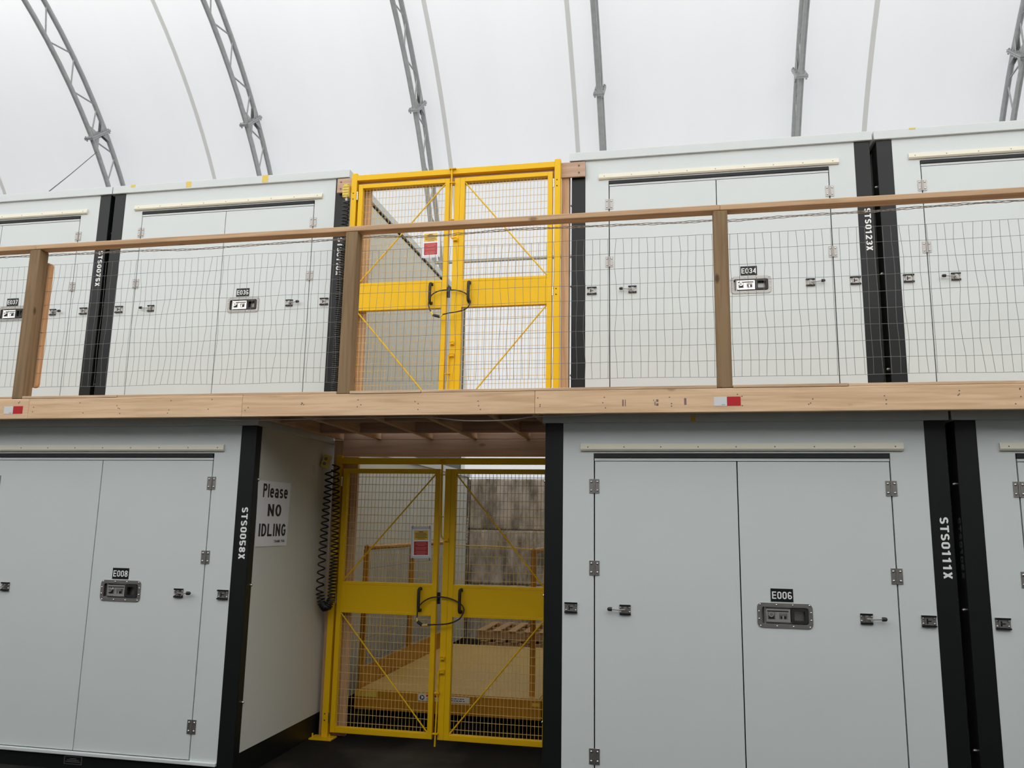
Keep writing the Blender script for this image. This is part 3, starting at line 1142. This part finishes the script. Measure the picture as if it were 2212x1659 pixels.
def fence(x0, x1, z0l, z0r, h, label, seed, wob=0.003):
    x0, x1, z0l, z0r, h = x0 * KD, x1 * KD, kz(z0l), kz(z0r), h * KD
    rd = random.Random(seed)
    b = MB()
    n = max(1, round((x1 - x0) / 0.0508))
    cols = []
    rows = 9

    def zb(x):
        return z0l + (z0r - z0l) * (x - x0) / (x1 - x0)
    xsv = [x0 + (x1 - x0) * k / n for k in range(n + 1)]
    off = {}
    for k, x in enumerate(xsv):
        ph, am = rd.uniform(0, 6), rd.choice((0.4, 0.6, 1, 1, 1.5, 2.6)) * wob
        off[k] = [am * math.sin(ph + 1.3 * j) + rd.uniform(-0.3, 0.3) * wob for j in range(rows + 1)]
    zoff = [[0.6 * wob * math.sin(0.35 * k + j) + 0.002 * math.sin(0.05 * k) for j in range(rows + 1)] for k in range(n + 1)]
    for k, x in enumerate(xsv):
        pts = [(x + off[k][j], YM + 0.002 * math.sin(k * 0.2 + j), zb(x) + h * j / rows + zoff[k][j]) for j in range(rows + 1)]
        b.tube(pts, 0.00125, 4)
    for j in range(rows + 1):
        pts = [(x + off[k][j], YM + 0.002 * math.sin(k * 0.2 + j) + 0.0022, zb(x) + h * j / rows + zoff[k][j]) for k, x in enumerate(xsv)]
        b.tube(pts, 0.00125, 4)
    return tag(b.build('wire_fence', MESHM), label, 'wire fence', 'welded wire fence of the deck railing')


fence(-7.0, -4.74, 2.66, 2.66, 0.945, 'welded wire fence section left of the left deck post', 1)
fence(-4.690, -2.24, 2.655, 2.652, 0.955, 'welded wire fence section between the left post and the gate post', 2, 0.005)
fence(-2.21, 0.32, 2.652, 2.640, 0.940, 'welded wire fence section in front of the upper yellow gate', 5)
fence(0.33, 3.6, 2.640, 2.636, 0.938, 'welded wire fence section right of the right deck post', 9)

pts = [(-7, YF + 0.10, 3.694), (-5.086, YF + 0.10, 3.696), (-4.836, YF + 0.1, 3.69), (-4.64, YF + 0.1, 3.692), (-4.269, YF + 0.1, 3.689), (-3.877, YF + 0.1, 3.687), (-3.493, YF + 0.1, 3.676), (-3.12, YF + 0.1, 3.681),
       (-2.757, YF + 0.1, 3.686), (-2.262, YF + 0.1, 3.69), (-1.987, YF + 0.1, 3.694), (-1.716, YF + 0.1, 3.677), (-1.385, YF + 0.1, 3.682), (-1.062, YF + 0.1, 3.692), (-0.746, YF + 0.1, 3.687), (-0.316, YF + 0.1, 3.682),
       (0.042, YF + 0.1, 3.676), (0.276, YF + 0.1, 3.678), (0.377, YF + 0.1, 3.67), (0.562, YF + 0.1, 3.673), (0.87, YF + 0.1, 3.679), (1.279, YF + 0.1, 3.681), (1.545, YF + 0.1, 3.69), (2.09, YF + 0.1, 3.697), (3.6, YF + 0.1, 3.697)]
pts = [(p[0] * KD, p[1], kz(p[2])) for p in pts]
sp = smooth_path(pts, 14)
b = MB()
for ph in (0, PI * 0.66, PI * 1.33):
    b.tube([(p.x, p.y + 0.006 * math.cos(p.x * 31 + ph), p.z + 0.006 * math.sin(p.x * 31 + ph) - 0.002 * math.sin(p.x * 7 + ph)) for p in sp], 0.0022, 5)
tag(b.build('twisted_cord', ROPEM), 'clear twisted cord strung just under the top rail', 'cord')
pts = [(-3.6, -0.11, 2.43), (-3.432, -0.11, 2.424), (-3.195, -0.11, 2.402), (-2.91, -0.11, 2.388), (-2.529, -0.11, 2.392), (-2.059, -0.11, 2.397), (-1.62, -0.11, 2.398), (-1.318, -0.11, 2.372), (-1.04, -0.11, 2.376),
       (-0.888, -0.11, 2.394), (-0.677, -0.11, 2.40), (-0.441, -0.11, 2.412), (-0.3, -0.11, 2.42)]
pts = [(p[0] * KD, YF + 0.06, kz(p[2])) for p in pts]
tag(MB().tube(smooth_path(pts, 8), 0.004, 6).build('hanging_cable', ROPEM), 'pale cable sagging under the deck edge in front of the joists', 'cable')

# ------------------------------------------------------------------ yellow double gates
YG = 1.215
K = 6.395 / 6.43


def gx(x):
    return x * K


def wiremesh(x0, x1, z0, z1, y, mats):
    b = MB()
    n = round((x1 - x0) / 0.0302)
    for k in range(n + 1):
        x = x0 + (x1 - x0) * k / n
        b.tube([(x, y, z0), (x, y, z1)], 0.0019, 4)
    m = max(1, round((z1 - z0 - 0.03) / 0.063))
    for k in range(m + 1):
        z = z1 - 0.03 - 0.063 * k
        if z > z0 + 0.005:
            b.tube([(x0, y + 0.003, z), (x1, y + 0.003, z)], 0.0019, 4)
    return b


def bow_handle(x, z0, z1, y):
    b = MB()
    pts = [(x, y, z0 + 0.008), (x, y - 0.030, z0 + 0.010), (x, y - 0.045, z0 + 0.026), (x, y - 0.047, (z0 + z1) / 2), (x, y - 0.045, z1 - 0.026), (x, y - 0.030, z1 - 0.010), (x, y, z1 - 0.008)]
    b.tube(smooth_path(pts, 5), 0.0125, 10)
    b.box(x - 0.014, x + 0.014, y - 0.006, y, z0, z0 + 0.022)
    b.box(x - 0.014, x + 0.014, y - 0.006, y, z1 - 0.022, z1)
    return b


def catch(x, z, y):
    b = MB()
    b.box(x - 0.018, x + 0.018, y - 0.020, y, z - 0.016, z + 0.010)
    b.box(x - 0.024, x + 0.010, y - 0.026, y - 0.014, z + 0.006, z + 0.014)
    b.box(x - 0.010, x + 0.014, y - 0.026, y - 0.020, z - 0.012, z + 0.002)
    return b


def make_gate(z, name, label):
    root = empty(name, (gx(-1.865), YG + 0.025, z), label, 'gate', 'yellow mesh gates of the lift')
    D = 0.05

    def B(x0, x1, z0, z1, y0=0.0, y1=D):
        return (gx(x0), gx(x1), YG + y0, YG + y1, z + z0, z + z1)
    for x0, x1 in ((-2.817, -2.765), (-0.961, -0.909)):
        po = MB().box(*B(x0, x1, 0.0, 2.258)).build('gate_post', YEL, root, 0.003)
        b = MB()
        for zz in (2.069, 2.014, 1.105, 1.055, 0.185, 0.135):
            xc = gx((x0 + x1) / 2 - 0.004)
            b.cyl((xc, YG - 0.0006, z + zz), (xc, YG + 0.002, z + zz), 0.006, 8)
        b.build('bolt_hole', DARK, po)
        bx0 = max(gx((x0 + x1) / 2) - 0.10, -2.874) if x0 < -2 else gx((x0 + x1) / 2) - 0.05
        b = MB().box(bx0, gx((x0 + x1) / 2) + 0.09, YG - 0.075, YG + 0.049, z, z + 0.012)
        for dx in (0.022, 0.125 if x0 > -2 else 0.165):
            b.cyl((bx0 + dx, YG - 0.05, z + 0.012), (bx0 + dx, YG - 0.05, z + 0.045), 0.007, 6)
        b.build('base_plate', YEL, po, 0.002)
    MB().box(*B(-2.765, -0.961, 2.187, 2.238)).build('header_bar', YEL, root, 0.003)
    # leaves
    for side in (0, 1):
        if side == 0:
            xo0, xi0, xi1, xo1 = -2.745, -2.704, -1.933, -1.892
        else:
            xo0, xi0, xi1, xo1 = -1.849, -1.754, -1.019, -0.977
        b = MB()
        if side == 0:
            b.box(*B(xo0, xi0, 0.048, 2.148))
        else:
            b.box(*B(xo0, -1.7985, 0.048, 2.148, 0.001, D - 0.001))
            b.box(*B(-1.7975, xi0, 0.048, 2.148))
        b.box(*B(xi1, xo1, 0.048, 2.148))
        b.box(*B(xi0, xi1, 0.048, 0.090))
        b.box(*B(xi0, xi1, 2.110, 2.148))
        b.box(*B(xi0, xi1, 1.200, 1.224))
        b.box(*B(xi0, xi1, 0.975, 0.998))
        lf = b.build('gate_leaf', YEL, root, 0.0025)
        MB().box(*B(xi0, xi1, 0.998, 1.200, 0.002, D - 0.01)).build('middle_panel', YEL, lf)
        for z0, z1 in ((1.224, 2.110), (0.090, 0.975)):
            wiremesh(gx(xi0), gx(xi1), z + z0, z + z1, YG + 0.022, None).build('mesh_panel', YWIRE, lf)
            yb = YG + 0.012
            if (side == 0) == (z0 > 1):
                pts = [(gx(xi1), yb, z + z1 - 0.005), (gx(xi0), yb, z + z0 + 0.004)]
            else:
                pts = [(gx(xi0), yb, z + z1 - 0.005), (gx(xi1), yb, z + z0 + 0.004)]
            MB().tube(pts, 0.006, 8).build('brace_rod', YEL, lf)
        bow_handle(gx(-2.026 if side == 0 else -1.686), z + 1.008, z + 1.196, YG + 0.002).build('pull_handle', RUBBER, lf)
        hx = gx(-2.754 if side == 0 else -0.968)
        for zz in (2.040, 1.083, 0.160):
            b = MB()
            for k in range(4):
                b.cyl((hx, YG - 0.002, z + zz - 0.038 + 0.0195 * k), (hx, YG - 0.002, z + zz - 0.020 + 0.0195 * k), 0.0065, 10)
            b.build('gate_hinge', STEEL, lf)
        if side == 1:
            yr = YG - 0.012
            b = MB()
            xr = gx(-1.862)
            b.tube(smooth_path([(xr - 0.012, yr, z + 2.225), (xr - 0.010, yr, z + 2.05), (xr - 0.004, yr, z + 1.66), (xr + 0.006, yr, z + 1.596), (xr + 0.03, yr - 0.004, z + 1.583)], 4), 0.0075, 8)
            b.box(xr - 0.028, xr + 0.020, yr - 0.014, yr + 0.02, z + 2.095, z + 2.102)
            b.box(xr - 0.034, xr + 0.026, yr - 0.012, yr + 0.03, z + 2.226, z + 2.233)
            b.box(xr - 0.020, xr + 0.020, yr - 0.012, yr + 0.02, z + 1.755, z + 1.762)
            b.build('upper_slide_bolt', YEL, lf)
            b = MB()
            xr2 = gx(-1.852)
            b.tube(smooth_path([(xr2 + 0.034, yr - 0.004, z + 0.562), (xr2 + 0.004, yr, z + 0.556), (xr2 - 0.001, yr, z + 0.50), (xr2 - 0.006, yr, z + 0.20), (xr2 - 0.010, yr, z + 0.002)], 4), 0.0075, 8)
            b.box(xr2 - 0.026, xr2 + 0.016, yr - 0.014, yr + 0.02, z + 0.395, z + 0.402)
            b.box(xr2 - 0.032, xr2 + 0.016, yr - 0.014, yr + 0.02, z + 0.092, z + 0.099)
            b.build('lower_slide_bolt', YEL, lf)
            for zz in (1.580, 0.662, 0.560):
                catch(gx(-1.822), z + zz, YG).build('bolt_catch', YEL, lf)
            MB().box(gx(-1.888), gx(-1.866), YG + 0.01, YG + 0.03, z + 1.07, z + 1.16).build('latch_tongue', BLACK, lf)
    return root


GZ = ZT + 0.001                  # its posts stand on the framing, just behind the deck sheets
g1 = make_gate(0.0, 'double_gate', 'lower yellow steel double gate of mesh standing on the floor')
g2 = make_gate(GZ, 'double_gate', 'upper yellow steel double gate of mesh standing on the deck')


def notice(xc, z0, name, label, tilt):
    y = YG - 0.0015
    root = empty(name, (xc, y, z0), label, 'notice', 'laminated notices on the gates')
    M = Matrix.Translation((xc, 0, z0)) @ Matrix.Rotation(tilt, 4, 'Y') @ Matrix.Translation((-xc, 0, -z0))
    W, H = 0.172, 0.255
    MB().box(xc - W / 2, xc + W / 2, y, y + 0.001, z0, z0 + H, 0, M).build('clear_sleeve', LAMIN, root)
    b = MB()
    b.box(xc - 0.069, xc + 0.069, y - 0.0008, y, z0 + 0.018, z0 + 0.232, 0, M)
    b.box(xc - 0.060, xc + 0.060, y - 0.0014, y - 0.0008, z0 + 0.146, z0 + 0.222, 1, M)
    b.box(xc - 0.020, xc + 0.018, y - 0.0018, y - 0.0014, z0 + 0.208, z0 + 0.213, 2, M)
    for k in range(4):
        b.box(xc - 0.050, xc + 0.052 - 0.008 * (k % 2), y - 0.0018, y - 0.0014, z0 + 0.163 + 0.0115 * k, z0 + 0.167 + 0.0115 * k, 2, M)
    b.box(xc - 0.030, xc + 0.032, y - 0.0018, y - 0.0014, z0 + 0.152, z0 + 0.155, 2, M)
    b.build('yellow_notice', [PAPER, YELN, INK], root)
    b = MB()
    b.box(xc - 0.060, xc + 0.060, y - 0.0014, y - 0.0008, z0 + 0.026, z0 + 0.134, 0, M)
    for k, (hw, zz) in enumerate(((0.042, 0.124), (0.050, 0.113), (0.030, 0.102), (0.048, 0.084), (0.042, 0.073), (0.040, 0.055), (0.050, 0.044), (0.036, 0.034))):
        b.box(xc - hw, xc + hw, y - 0.0018, y - 0.0014, z0 + zz - 0.0015, z0 + zz + 0.0015, 1, M)
    b.build('red_notice', [REDM, PINK], root)
    for dx in (-0.072, 0.072):
        for zz in (0.25, -0.005):
            b = MB().box(xc + dx - 0.002, xc + dx + 0.002, y - 0.002, y + 0.004, z0 + zz - 0.014, z0 + zz + 0.010, 0, M)
            b.build('zip_tie', RUBBER, root)
    return root


notice(-2.022, 1.425, 'notice_sheet', 'yellow and red laminated notice tied to the lower gate mesh', R(-1.5))
notice(-2.034, 3.972, 'notice_sheet', 'yellow and red laminated notice tied to the upper gate mesh', R(-1))


def cable_lock(pts, a, c, name, label):
    """loop of black cable; points a..c of the path are the yellow-ended connector"""
    y = 1.17
    root = empty(name, (pts[0][0], y, min(p[1] for p in pts)), label, 'cable lock', 'black cable locks on the gates')
    n = len(pts)

    def yy(i):
        return y + 0.020 * math.sin(2 * PI * i / n) if True else y
    P3 = [(p[0], yy(i), p[1]) for i, p in enumerate(pts)]
    MB().tube(smooth_path(P3[c:] + P3[:a + 1], 6), 0.0055, 8).build('cable', CORD, root)
    q = smooth_path(P3[a:c + 1], 10)
    m = len(q)
    b = MB()
    b.tube(q[:max(3, m // 3)], 0.009, 10)
    b.tube(q[-max(3, m // 3):], 0.009, 10)
    b.build('yellow_sleeve', TAPE, root)
    MB().tube([q[m // 3 - 1], q[-(m // 3)]], 0.0125, 12).build('lock_body', RUBBER, root)
    return root


cable_lock([(-1.99, 1.075), (-1.961, 1.099), (-1.916, 1.12), (-1.859, 1.128), (-1.801, 1.126), (-1.744, 1.114), (-1.69, 1.091), (-1.65, 1.059), (-1.644, 1.022), (-1.675, 0.968), (-1.742, 0.935),
            (-1.796, 0.924), (-1.87, 0.919), (-1.927, 0.915), (-1.977, 0.912), (-2.009, 0.933), (-2.018, 0.965), (-2.017, 0.997), (-2.016, 1.04)], 13, 16, 'cable_lock', 'black cable lock looped through the handles of the lower gate')
cable_lock([(-1.999, 3.62), (-1.947, 3.655), (-1.886, 3.667), (-1.825, 3.666), (-1.764, 3.657), (-1.706, 3.633), (-1.675, 3.595), (-1.663, 3.55), (-1.678, 3.506), (-1.718, 3.48), (-1.778, 3.464), (-1.83, 3.457),
            (-1.891, 3.443), (-1.918, 3.424), (-1.968, 3.438), (-1.994, 3.469), (-2.011, 3.51), (-2.021, 3.552)], 12, 15, 'cable_lock', 'black cable lock looped through the handles of the upper gate')

# timber around the upper gate
b = MB()
b.box(-2.962, -0.698, 1.2655, 1.286, 4.652, 4.787, 0)
for x in (-2.925, -0.752):
    for z in (4.688, 4.752):
        b.cyl((x, 1.267, z), (x, 1.261, z), 0.008, 8, 1)
o = b.build('gate_beam', [WBX, NAIL], None, 0.003)
tag(o, 'timber beam bolted to both upper units above the upper yellow gate', 'beam')
lumber('timber_stud', -2.772, -2.632, 1.284, 1.308, ZT + 0.001, 4.80, WZ, 'timber stud behind the hinge side of the upper gate left leaf', 'post')
lumber('timber_stud', -0.905, -0.838, 1.288, 1.377, ZT + 0.001, 4.80, WZ, 'timber stud right of the upper gate, beside the E034 unit', 'post')

# ------------------------------------------------------------------ control pendants with coiled cords


def coil(path, r, turns, rc):
    """helix along a path; turns gives the cumulated turns at every path point"""
    P3 = [Vector(p) for p in path]
    pts = []
    for i in range(len(P3) - 1):
        a, c = P3[i], P3[i + 1]
        t0_, t1_ = turns[i], turns[i + 1]
        n = max(2, int((t1_ - t0_) * 10))
        for k in range(n):
            f = k / n
            p = a.lerp(c, f)
            d = ((P3[min(i + 2, len(P3) - 1)] - P3[i]) * f + (P3[i + 1] - P3[max(i - 1, 0)]) * (1 - f)).normalized()
            e1 = Vector((0, 1, 0))
            e2 = d.cross(e1).normalized()
            ph = 2 * PI * (t0_ + (t1_ - t0_) * f)
            pts.append(p + (e2 * math.cos(ph) + e1 * math.sin(ph)) * r)
    return MB().tube(pts, rc, 6)


root = empty('lift_pendant', (-2.845, 1.10, 2.12), 'tilted yellow push-button pendant with long looped coil cord beside the lower gate', 'pendant control')
M = Matrix.Translation((-2.838, 1.10, 2.198)) @ Matrix.Rotation(R(18), 4, 'Y') @ Matrix.Rotation(R(22), 4, 'Z')
b = MB()
b.prism(rrect(-0.034, 0.034, -0.055, 0.055, 0.008, 3), lambda a, c, t: (a, -0.024 + 0.048 * t, c), 0, M)
b.build('pendant_body', TAPE, root, 0.003)
for z in (0.022, -0.020):
    b = MB()
    b.cyl((-0.010, -0.024, z), (-0.010, -0.032, z), 0.012, 14, 0, M)
    b.cyl((-0.010, -0.032, z), (-0.010, -0.034, z), 0.006, 10, 1, M)
    b.build('push_button', [RUBBER, STEEL2], root)
b = MB()
b.cyl((0.006, 0, -0.055), (0.006, 0, -0.085), 0.011, 10, 0, M)
b.build('cord_gland', LGREY, root)
path = [(-2.812, 1.10, 2.125), (-2.806, 1.10, 2.02), (-2.812, 1.09, 1.80), (-2.823, 1.09, 1.43), (-2.826, 1.09, 1.14), (-2.812, 1.10, 1.06), (-2.782, 1.10, 1.020), (-2.750, 1.105, 1.032), (-2.733, 1.11, 1.09),
        (-2.730, 1.12, 1.43), (-2.742, 1.13, 1.80), (-2.762, 1.14, 2.02), (-2.772, 1.15, 2.18)]
tn = [0, 2, 6.5, 13.5, 18, 21, 26, 31, 35, 48, 57, 62, 65]
coil(path, 0.029, tn, 0.0062).build('coil_cord', CORD, root)

root = empty('lift_pendant', (-2.845, 1.20, 4.57), 'upright yellow pendant with black coil cord beside the upper gate', 'pendant control')
b = MB()
b.prism(rrect(-2.876, -2.816, 4.575, 4.700, 0.010, 3), lambda a, c, t: (a, 1.195 + 0.045 * t, c), 0)
for k in range(4):
    b.box(-2.872, -2.820, 1.190, 1.196, 4.592 + 0.026 * k, 4.604 + 0.026 * k, 0)
for x in (-2.868, -2.824):
    for z in (4.585, 4.690):
        b.cyl((x, 1.195, z), (x, 1.193, z), 0.004, 6, 1)
b.build('pendant_body', [TAPE, NAIL], root, 0.003)
MB().cyl((-2.842, 1.215, 4.575), (-2.842, 1.215, 4.545), 0.011, 10).build('cord_gland', LGREY, root)
path = [(-2.842, 1.215, 4.55), (-2.842, 1.205, 4.40), (-2.848, 1.20, 4.10), (-2.852, 1.20, 3.655), (-2.848, 1.20, 3.2), (-2.844, 1.20, 2.81), (-2.842, 1.20, 2.62)]
coil(path, 0.027, [0, 4, 14, 34, 58, 80, 92], 0.0062).build('coil_cord', CORD, root)

# ------------------------------------------------------------------ scissor lift behind the lower gate
LX0, LX1, LY0, LY1 = -2.705, -1.090, 1.64, 4.45
root = empty('scissor_lift', ((LX0 + LX1) / 2, (LY0 + LY1) / 2, 0), 'yellow scissor lift platform standing lowered behind the lower gate', 'lift')
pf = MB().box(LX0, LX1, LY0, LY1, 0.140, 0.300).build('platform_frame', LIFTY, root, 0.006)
b = MB()
b.box(LX0 + 0.004, LX0 + 0.20, LY0 - 0.0015, LY0, 0.245, 0.292, 0)
b.box(LX0 + 0.07, LX0 + 0.195, LY0 - 0.002, LY0 - 0.0015, 0.252, 0.282, 1)
b.build('yellow_label', [YELN, TAPE], pf)
b = MB()
b.box(LX1 - 0.075, LX1 - 0.012, LY0 - 0.0015, LY0, 0.248, 0.275, 0)
b.build('yellow_label', [YELN, TAPE], pf)
b = MB()
xl = -2.135
b.box(xl, xl + 0.185, LY0 - 0.0015, LY0, 0.240, 0.292, 0)
b.cyl((xl + 0.033, LY0 - 0.002, 0.266), (xl + 0.033, LY0 - 0.0015, 0.266), 0.021, 18, 1)
b.ball((xl + 0.035, LY0 - 0.002, 0.267), 0.011, 0, 10, 6, None, 0.1)
b.box(xl + 0.070, xl + 0.180, LY0 - 0.002, LY0 - 0.0015, 0.272, 0.290, 2)
b.prism([(xl + 0.076, 0.274), (xl + 0.094, 0.274), (xl + 0.085, 0.288)], lambda a, z, t: (a, LY0 - 0.0026 + 0.0006 * t, z), 3)
for z in (0.262, 0.254, 0.246):
    b.box(xl + 0.070, xl + 0.150, LY0 - 0.002, LY0 - 0.0015, z - 0.0015, z + 0.0015, 4)
b.build('safety_label', [PAPER, BLUE, RREF, PINK, INK], pf)
b = MB()
b.box(-1.92, -1.69, LY0 - 0.0015, LY0, 0.238, 0.287, 0)
for z, hw in ((0.270, 0.09), (0.254, 0.08)):
    x = -1.805 - hw
    while x < -1.805 + hw - 0.02:
        ww = random.uniform(0.012, 0.032)
        b.box(x, x + ww, LY0 - 0.002, LY0 - 0.0015, z - 0.003, z + 0.003, 1)
        x += ww + 0.006
b.build('white_label', [PAPER, INK], pf)
MB().box(LX0 + 0.05, LX1 - 0.02, LY0 + 0.01, LY1 - 0.02, 0.300, 0.306).build('deck_plate', TREAD, root)
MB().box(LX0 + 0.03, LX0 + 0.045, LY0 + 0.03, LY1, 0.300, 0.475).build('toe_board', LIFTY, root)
b = MB()
for x in (LX0 + 0.15, LX1 - 0.2):
    b.box(x, x + 0.06, LY0 + 0.15, LY1 - 0.15, 0.0, 0.05)
b.box(LX0 + 0.15, LX1 - 0.14, LY0 + 0.15, LY0 + 0.21, 0.0, 0.05)
b.box(LX0 + 0.15, LX1 - 0.14, LY1 - 0.21, LY1 - 0.15, 0.0, 0.05)
b.build('base_frame', BLACK, root)
for x in (LX0 + 0.24, LX1 - 0.30):
    for dz in (0, 1):
        b = MB()
        b.prism([(LY0 + 0.2, 0.05 + 0.05 * dz), (LY1 - 0.2, 0.10 - 0.05 * dz), (LY1 - 0.2, 0.138 - 0.05 * dz), (LY0 + 0.2, 0.088 + 0.05 * dz)], lambda a, z, t, x=x, dz=dz: (x + 0.03 * dz + 0.024 * t, a, z))
        b.build('scissor_arm', BLACK, root)
for x, ys in ((LX0 + 0.022, (1.72, 3.0, 4.36)), (-1.185, (1.76, 4.36))):
    for y in ys:
        b = MB()
        b.box(x - 0.022, x + 0.022, y - 0.022, y + 0.022, 0.300, 1.470)
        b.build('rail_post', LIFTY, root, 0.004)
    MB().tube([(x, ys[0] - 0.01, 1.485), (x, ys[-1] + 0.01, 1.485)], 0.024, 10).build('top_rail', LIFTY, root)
b = MB()
y = 1.78
while y < 4.33:
    b.tube([(LX0 + 0.022, y, 0.50), (LX0 + 0.022, y + 0.006 * math.sin(y * 40), 1.0), (LX0 + 0.022, y, 1.455)], 0.0016, 4)
    y += 0.045
for z in (0.50, 0.7, 0.9, 1.1, 1.3, 1.45):
    b.tube([(LX0 + 0.024, 1.74, z), (LX0 + 0.024, 4.34, z)], 0.0016, 4)
b.build('side_mesh', MESHM, root)
pts = smooth_path([(LX0 + 0.022, 4.37, 1.452), (-2.25, 4.40, 1.452), (-1.96, 4.40, 1.442), (-1.55, 4.39, 1.425), (-1.185, 4.37, 1.44)], 8)
b = MB().tube(pts, 0.006, 6)
for k in (8, 16, 22):
    b.ball(pts[k], 0.012)
b.build('rear_rope', YELN, root)

# ------------------------------------------------------------------ concrete block wall and pallets behind the lift
cols = [-6.72, -4.90, -3.08 - 0.02, -1.28, 0.54]
rowz = [(0.0, 0.82), (0.822, 1.630), (1.632, 2.405)]
pos = ['bottom', 'middle', 'top']
nmc = {1: 'behind unit E008', 2: 'behind the yellow lift', 3: 'behind unit E006'}
for k in range(1, 4):
    for j, (z0, z1) in enumerate(rowz):
        b = MB().box(cols[k] + 0.004, cols[k + 1] - 0.004, 7.0, 7.75, z0, z1)
        tag(b.build('concrete_block', CONC, None, 0.025), 'large stained concrete block %s, %s of its stack' % (nmc[k], pos[j]), 'concrete block', 'concrete blocks of the back wall')


def make_pallet(x, y, z):
    root = empty('pallet', (x, y, z))
    for k in range(3):
        MB().box(x - 0.55, x + 0.55, y - 0.45 + 0.43 * k, y - 0.41 + 0.43 * k, z + 0.018, z + 0.108).build('stringer', WPAL, root, 0.003)
    for k in range(6):
        xx = x - 0.55 + 0.198 * k
        MB().box(xx, xx + 0.10, y - 0.46, y + 0.50, z + 0.108, z + 0.126).build('deck_board', WPAL, root, 0.003)
    for k in range(3):
        xx = x - 0.55 + 0.50 * k
        MB().box(xx, xx + 0.10, y - 0.46, y + 0.50, z, z + 0.018).build('bottom_board', WPAL, root, 0.003)
    return root


p0 = make_pallet(-1.92, 5.65, 0.0)
tag(p0, 'wooden pallet at the bottom of the stack behind the lift', 'pallet', 'pallets behind the lift')
for k, (lab, dx, dy) in enumerate((('wooden pallet second from the floor in the stack behind the lift', 0.02, -0.015), ('wooden pallet on top of the stack behind the lift', -0.03, 0.02))):
    c = copy_tree(p0, (-1.92 + dx, 5.65 + dy, 0.1262 * (k + 1)))
    c['label'] = lab
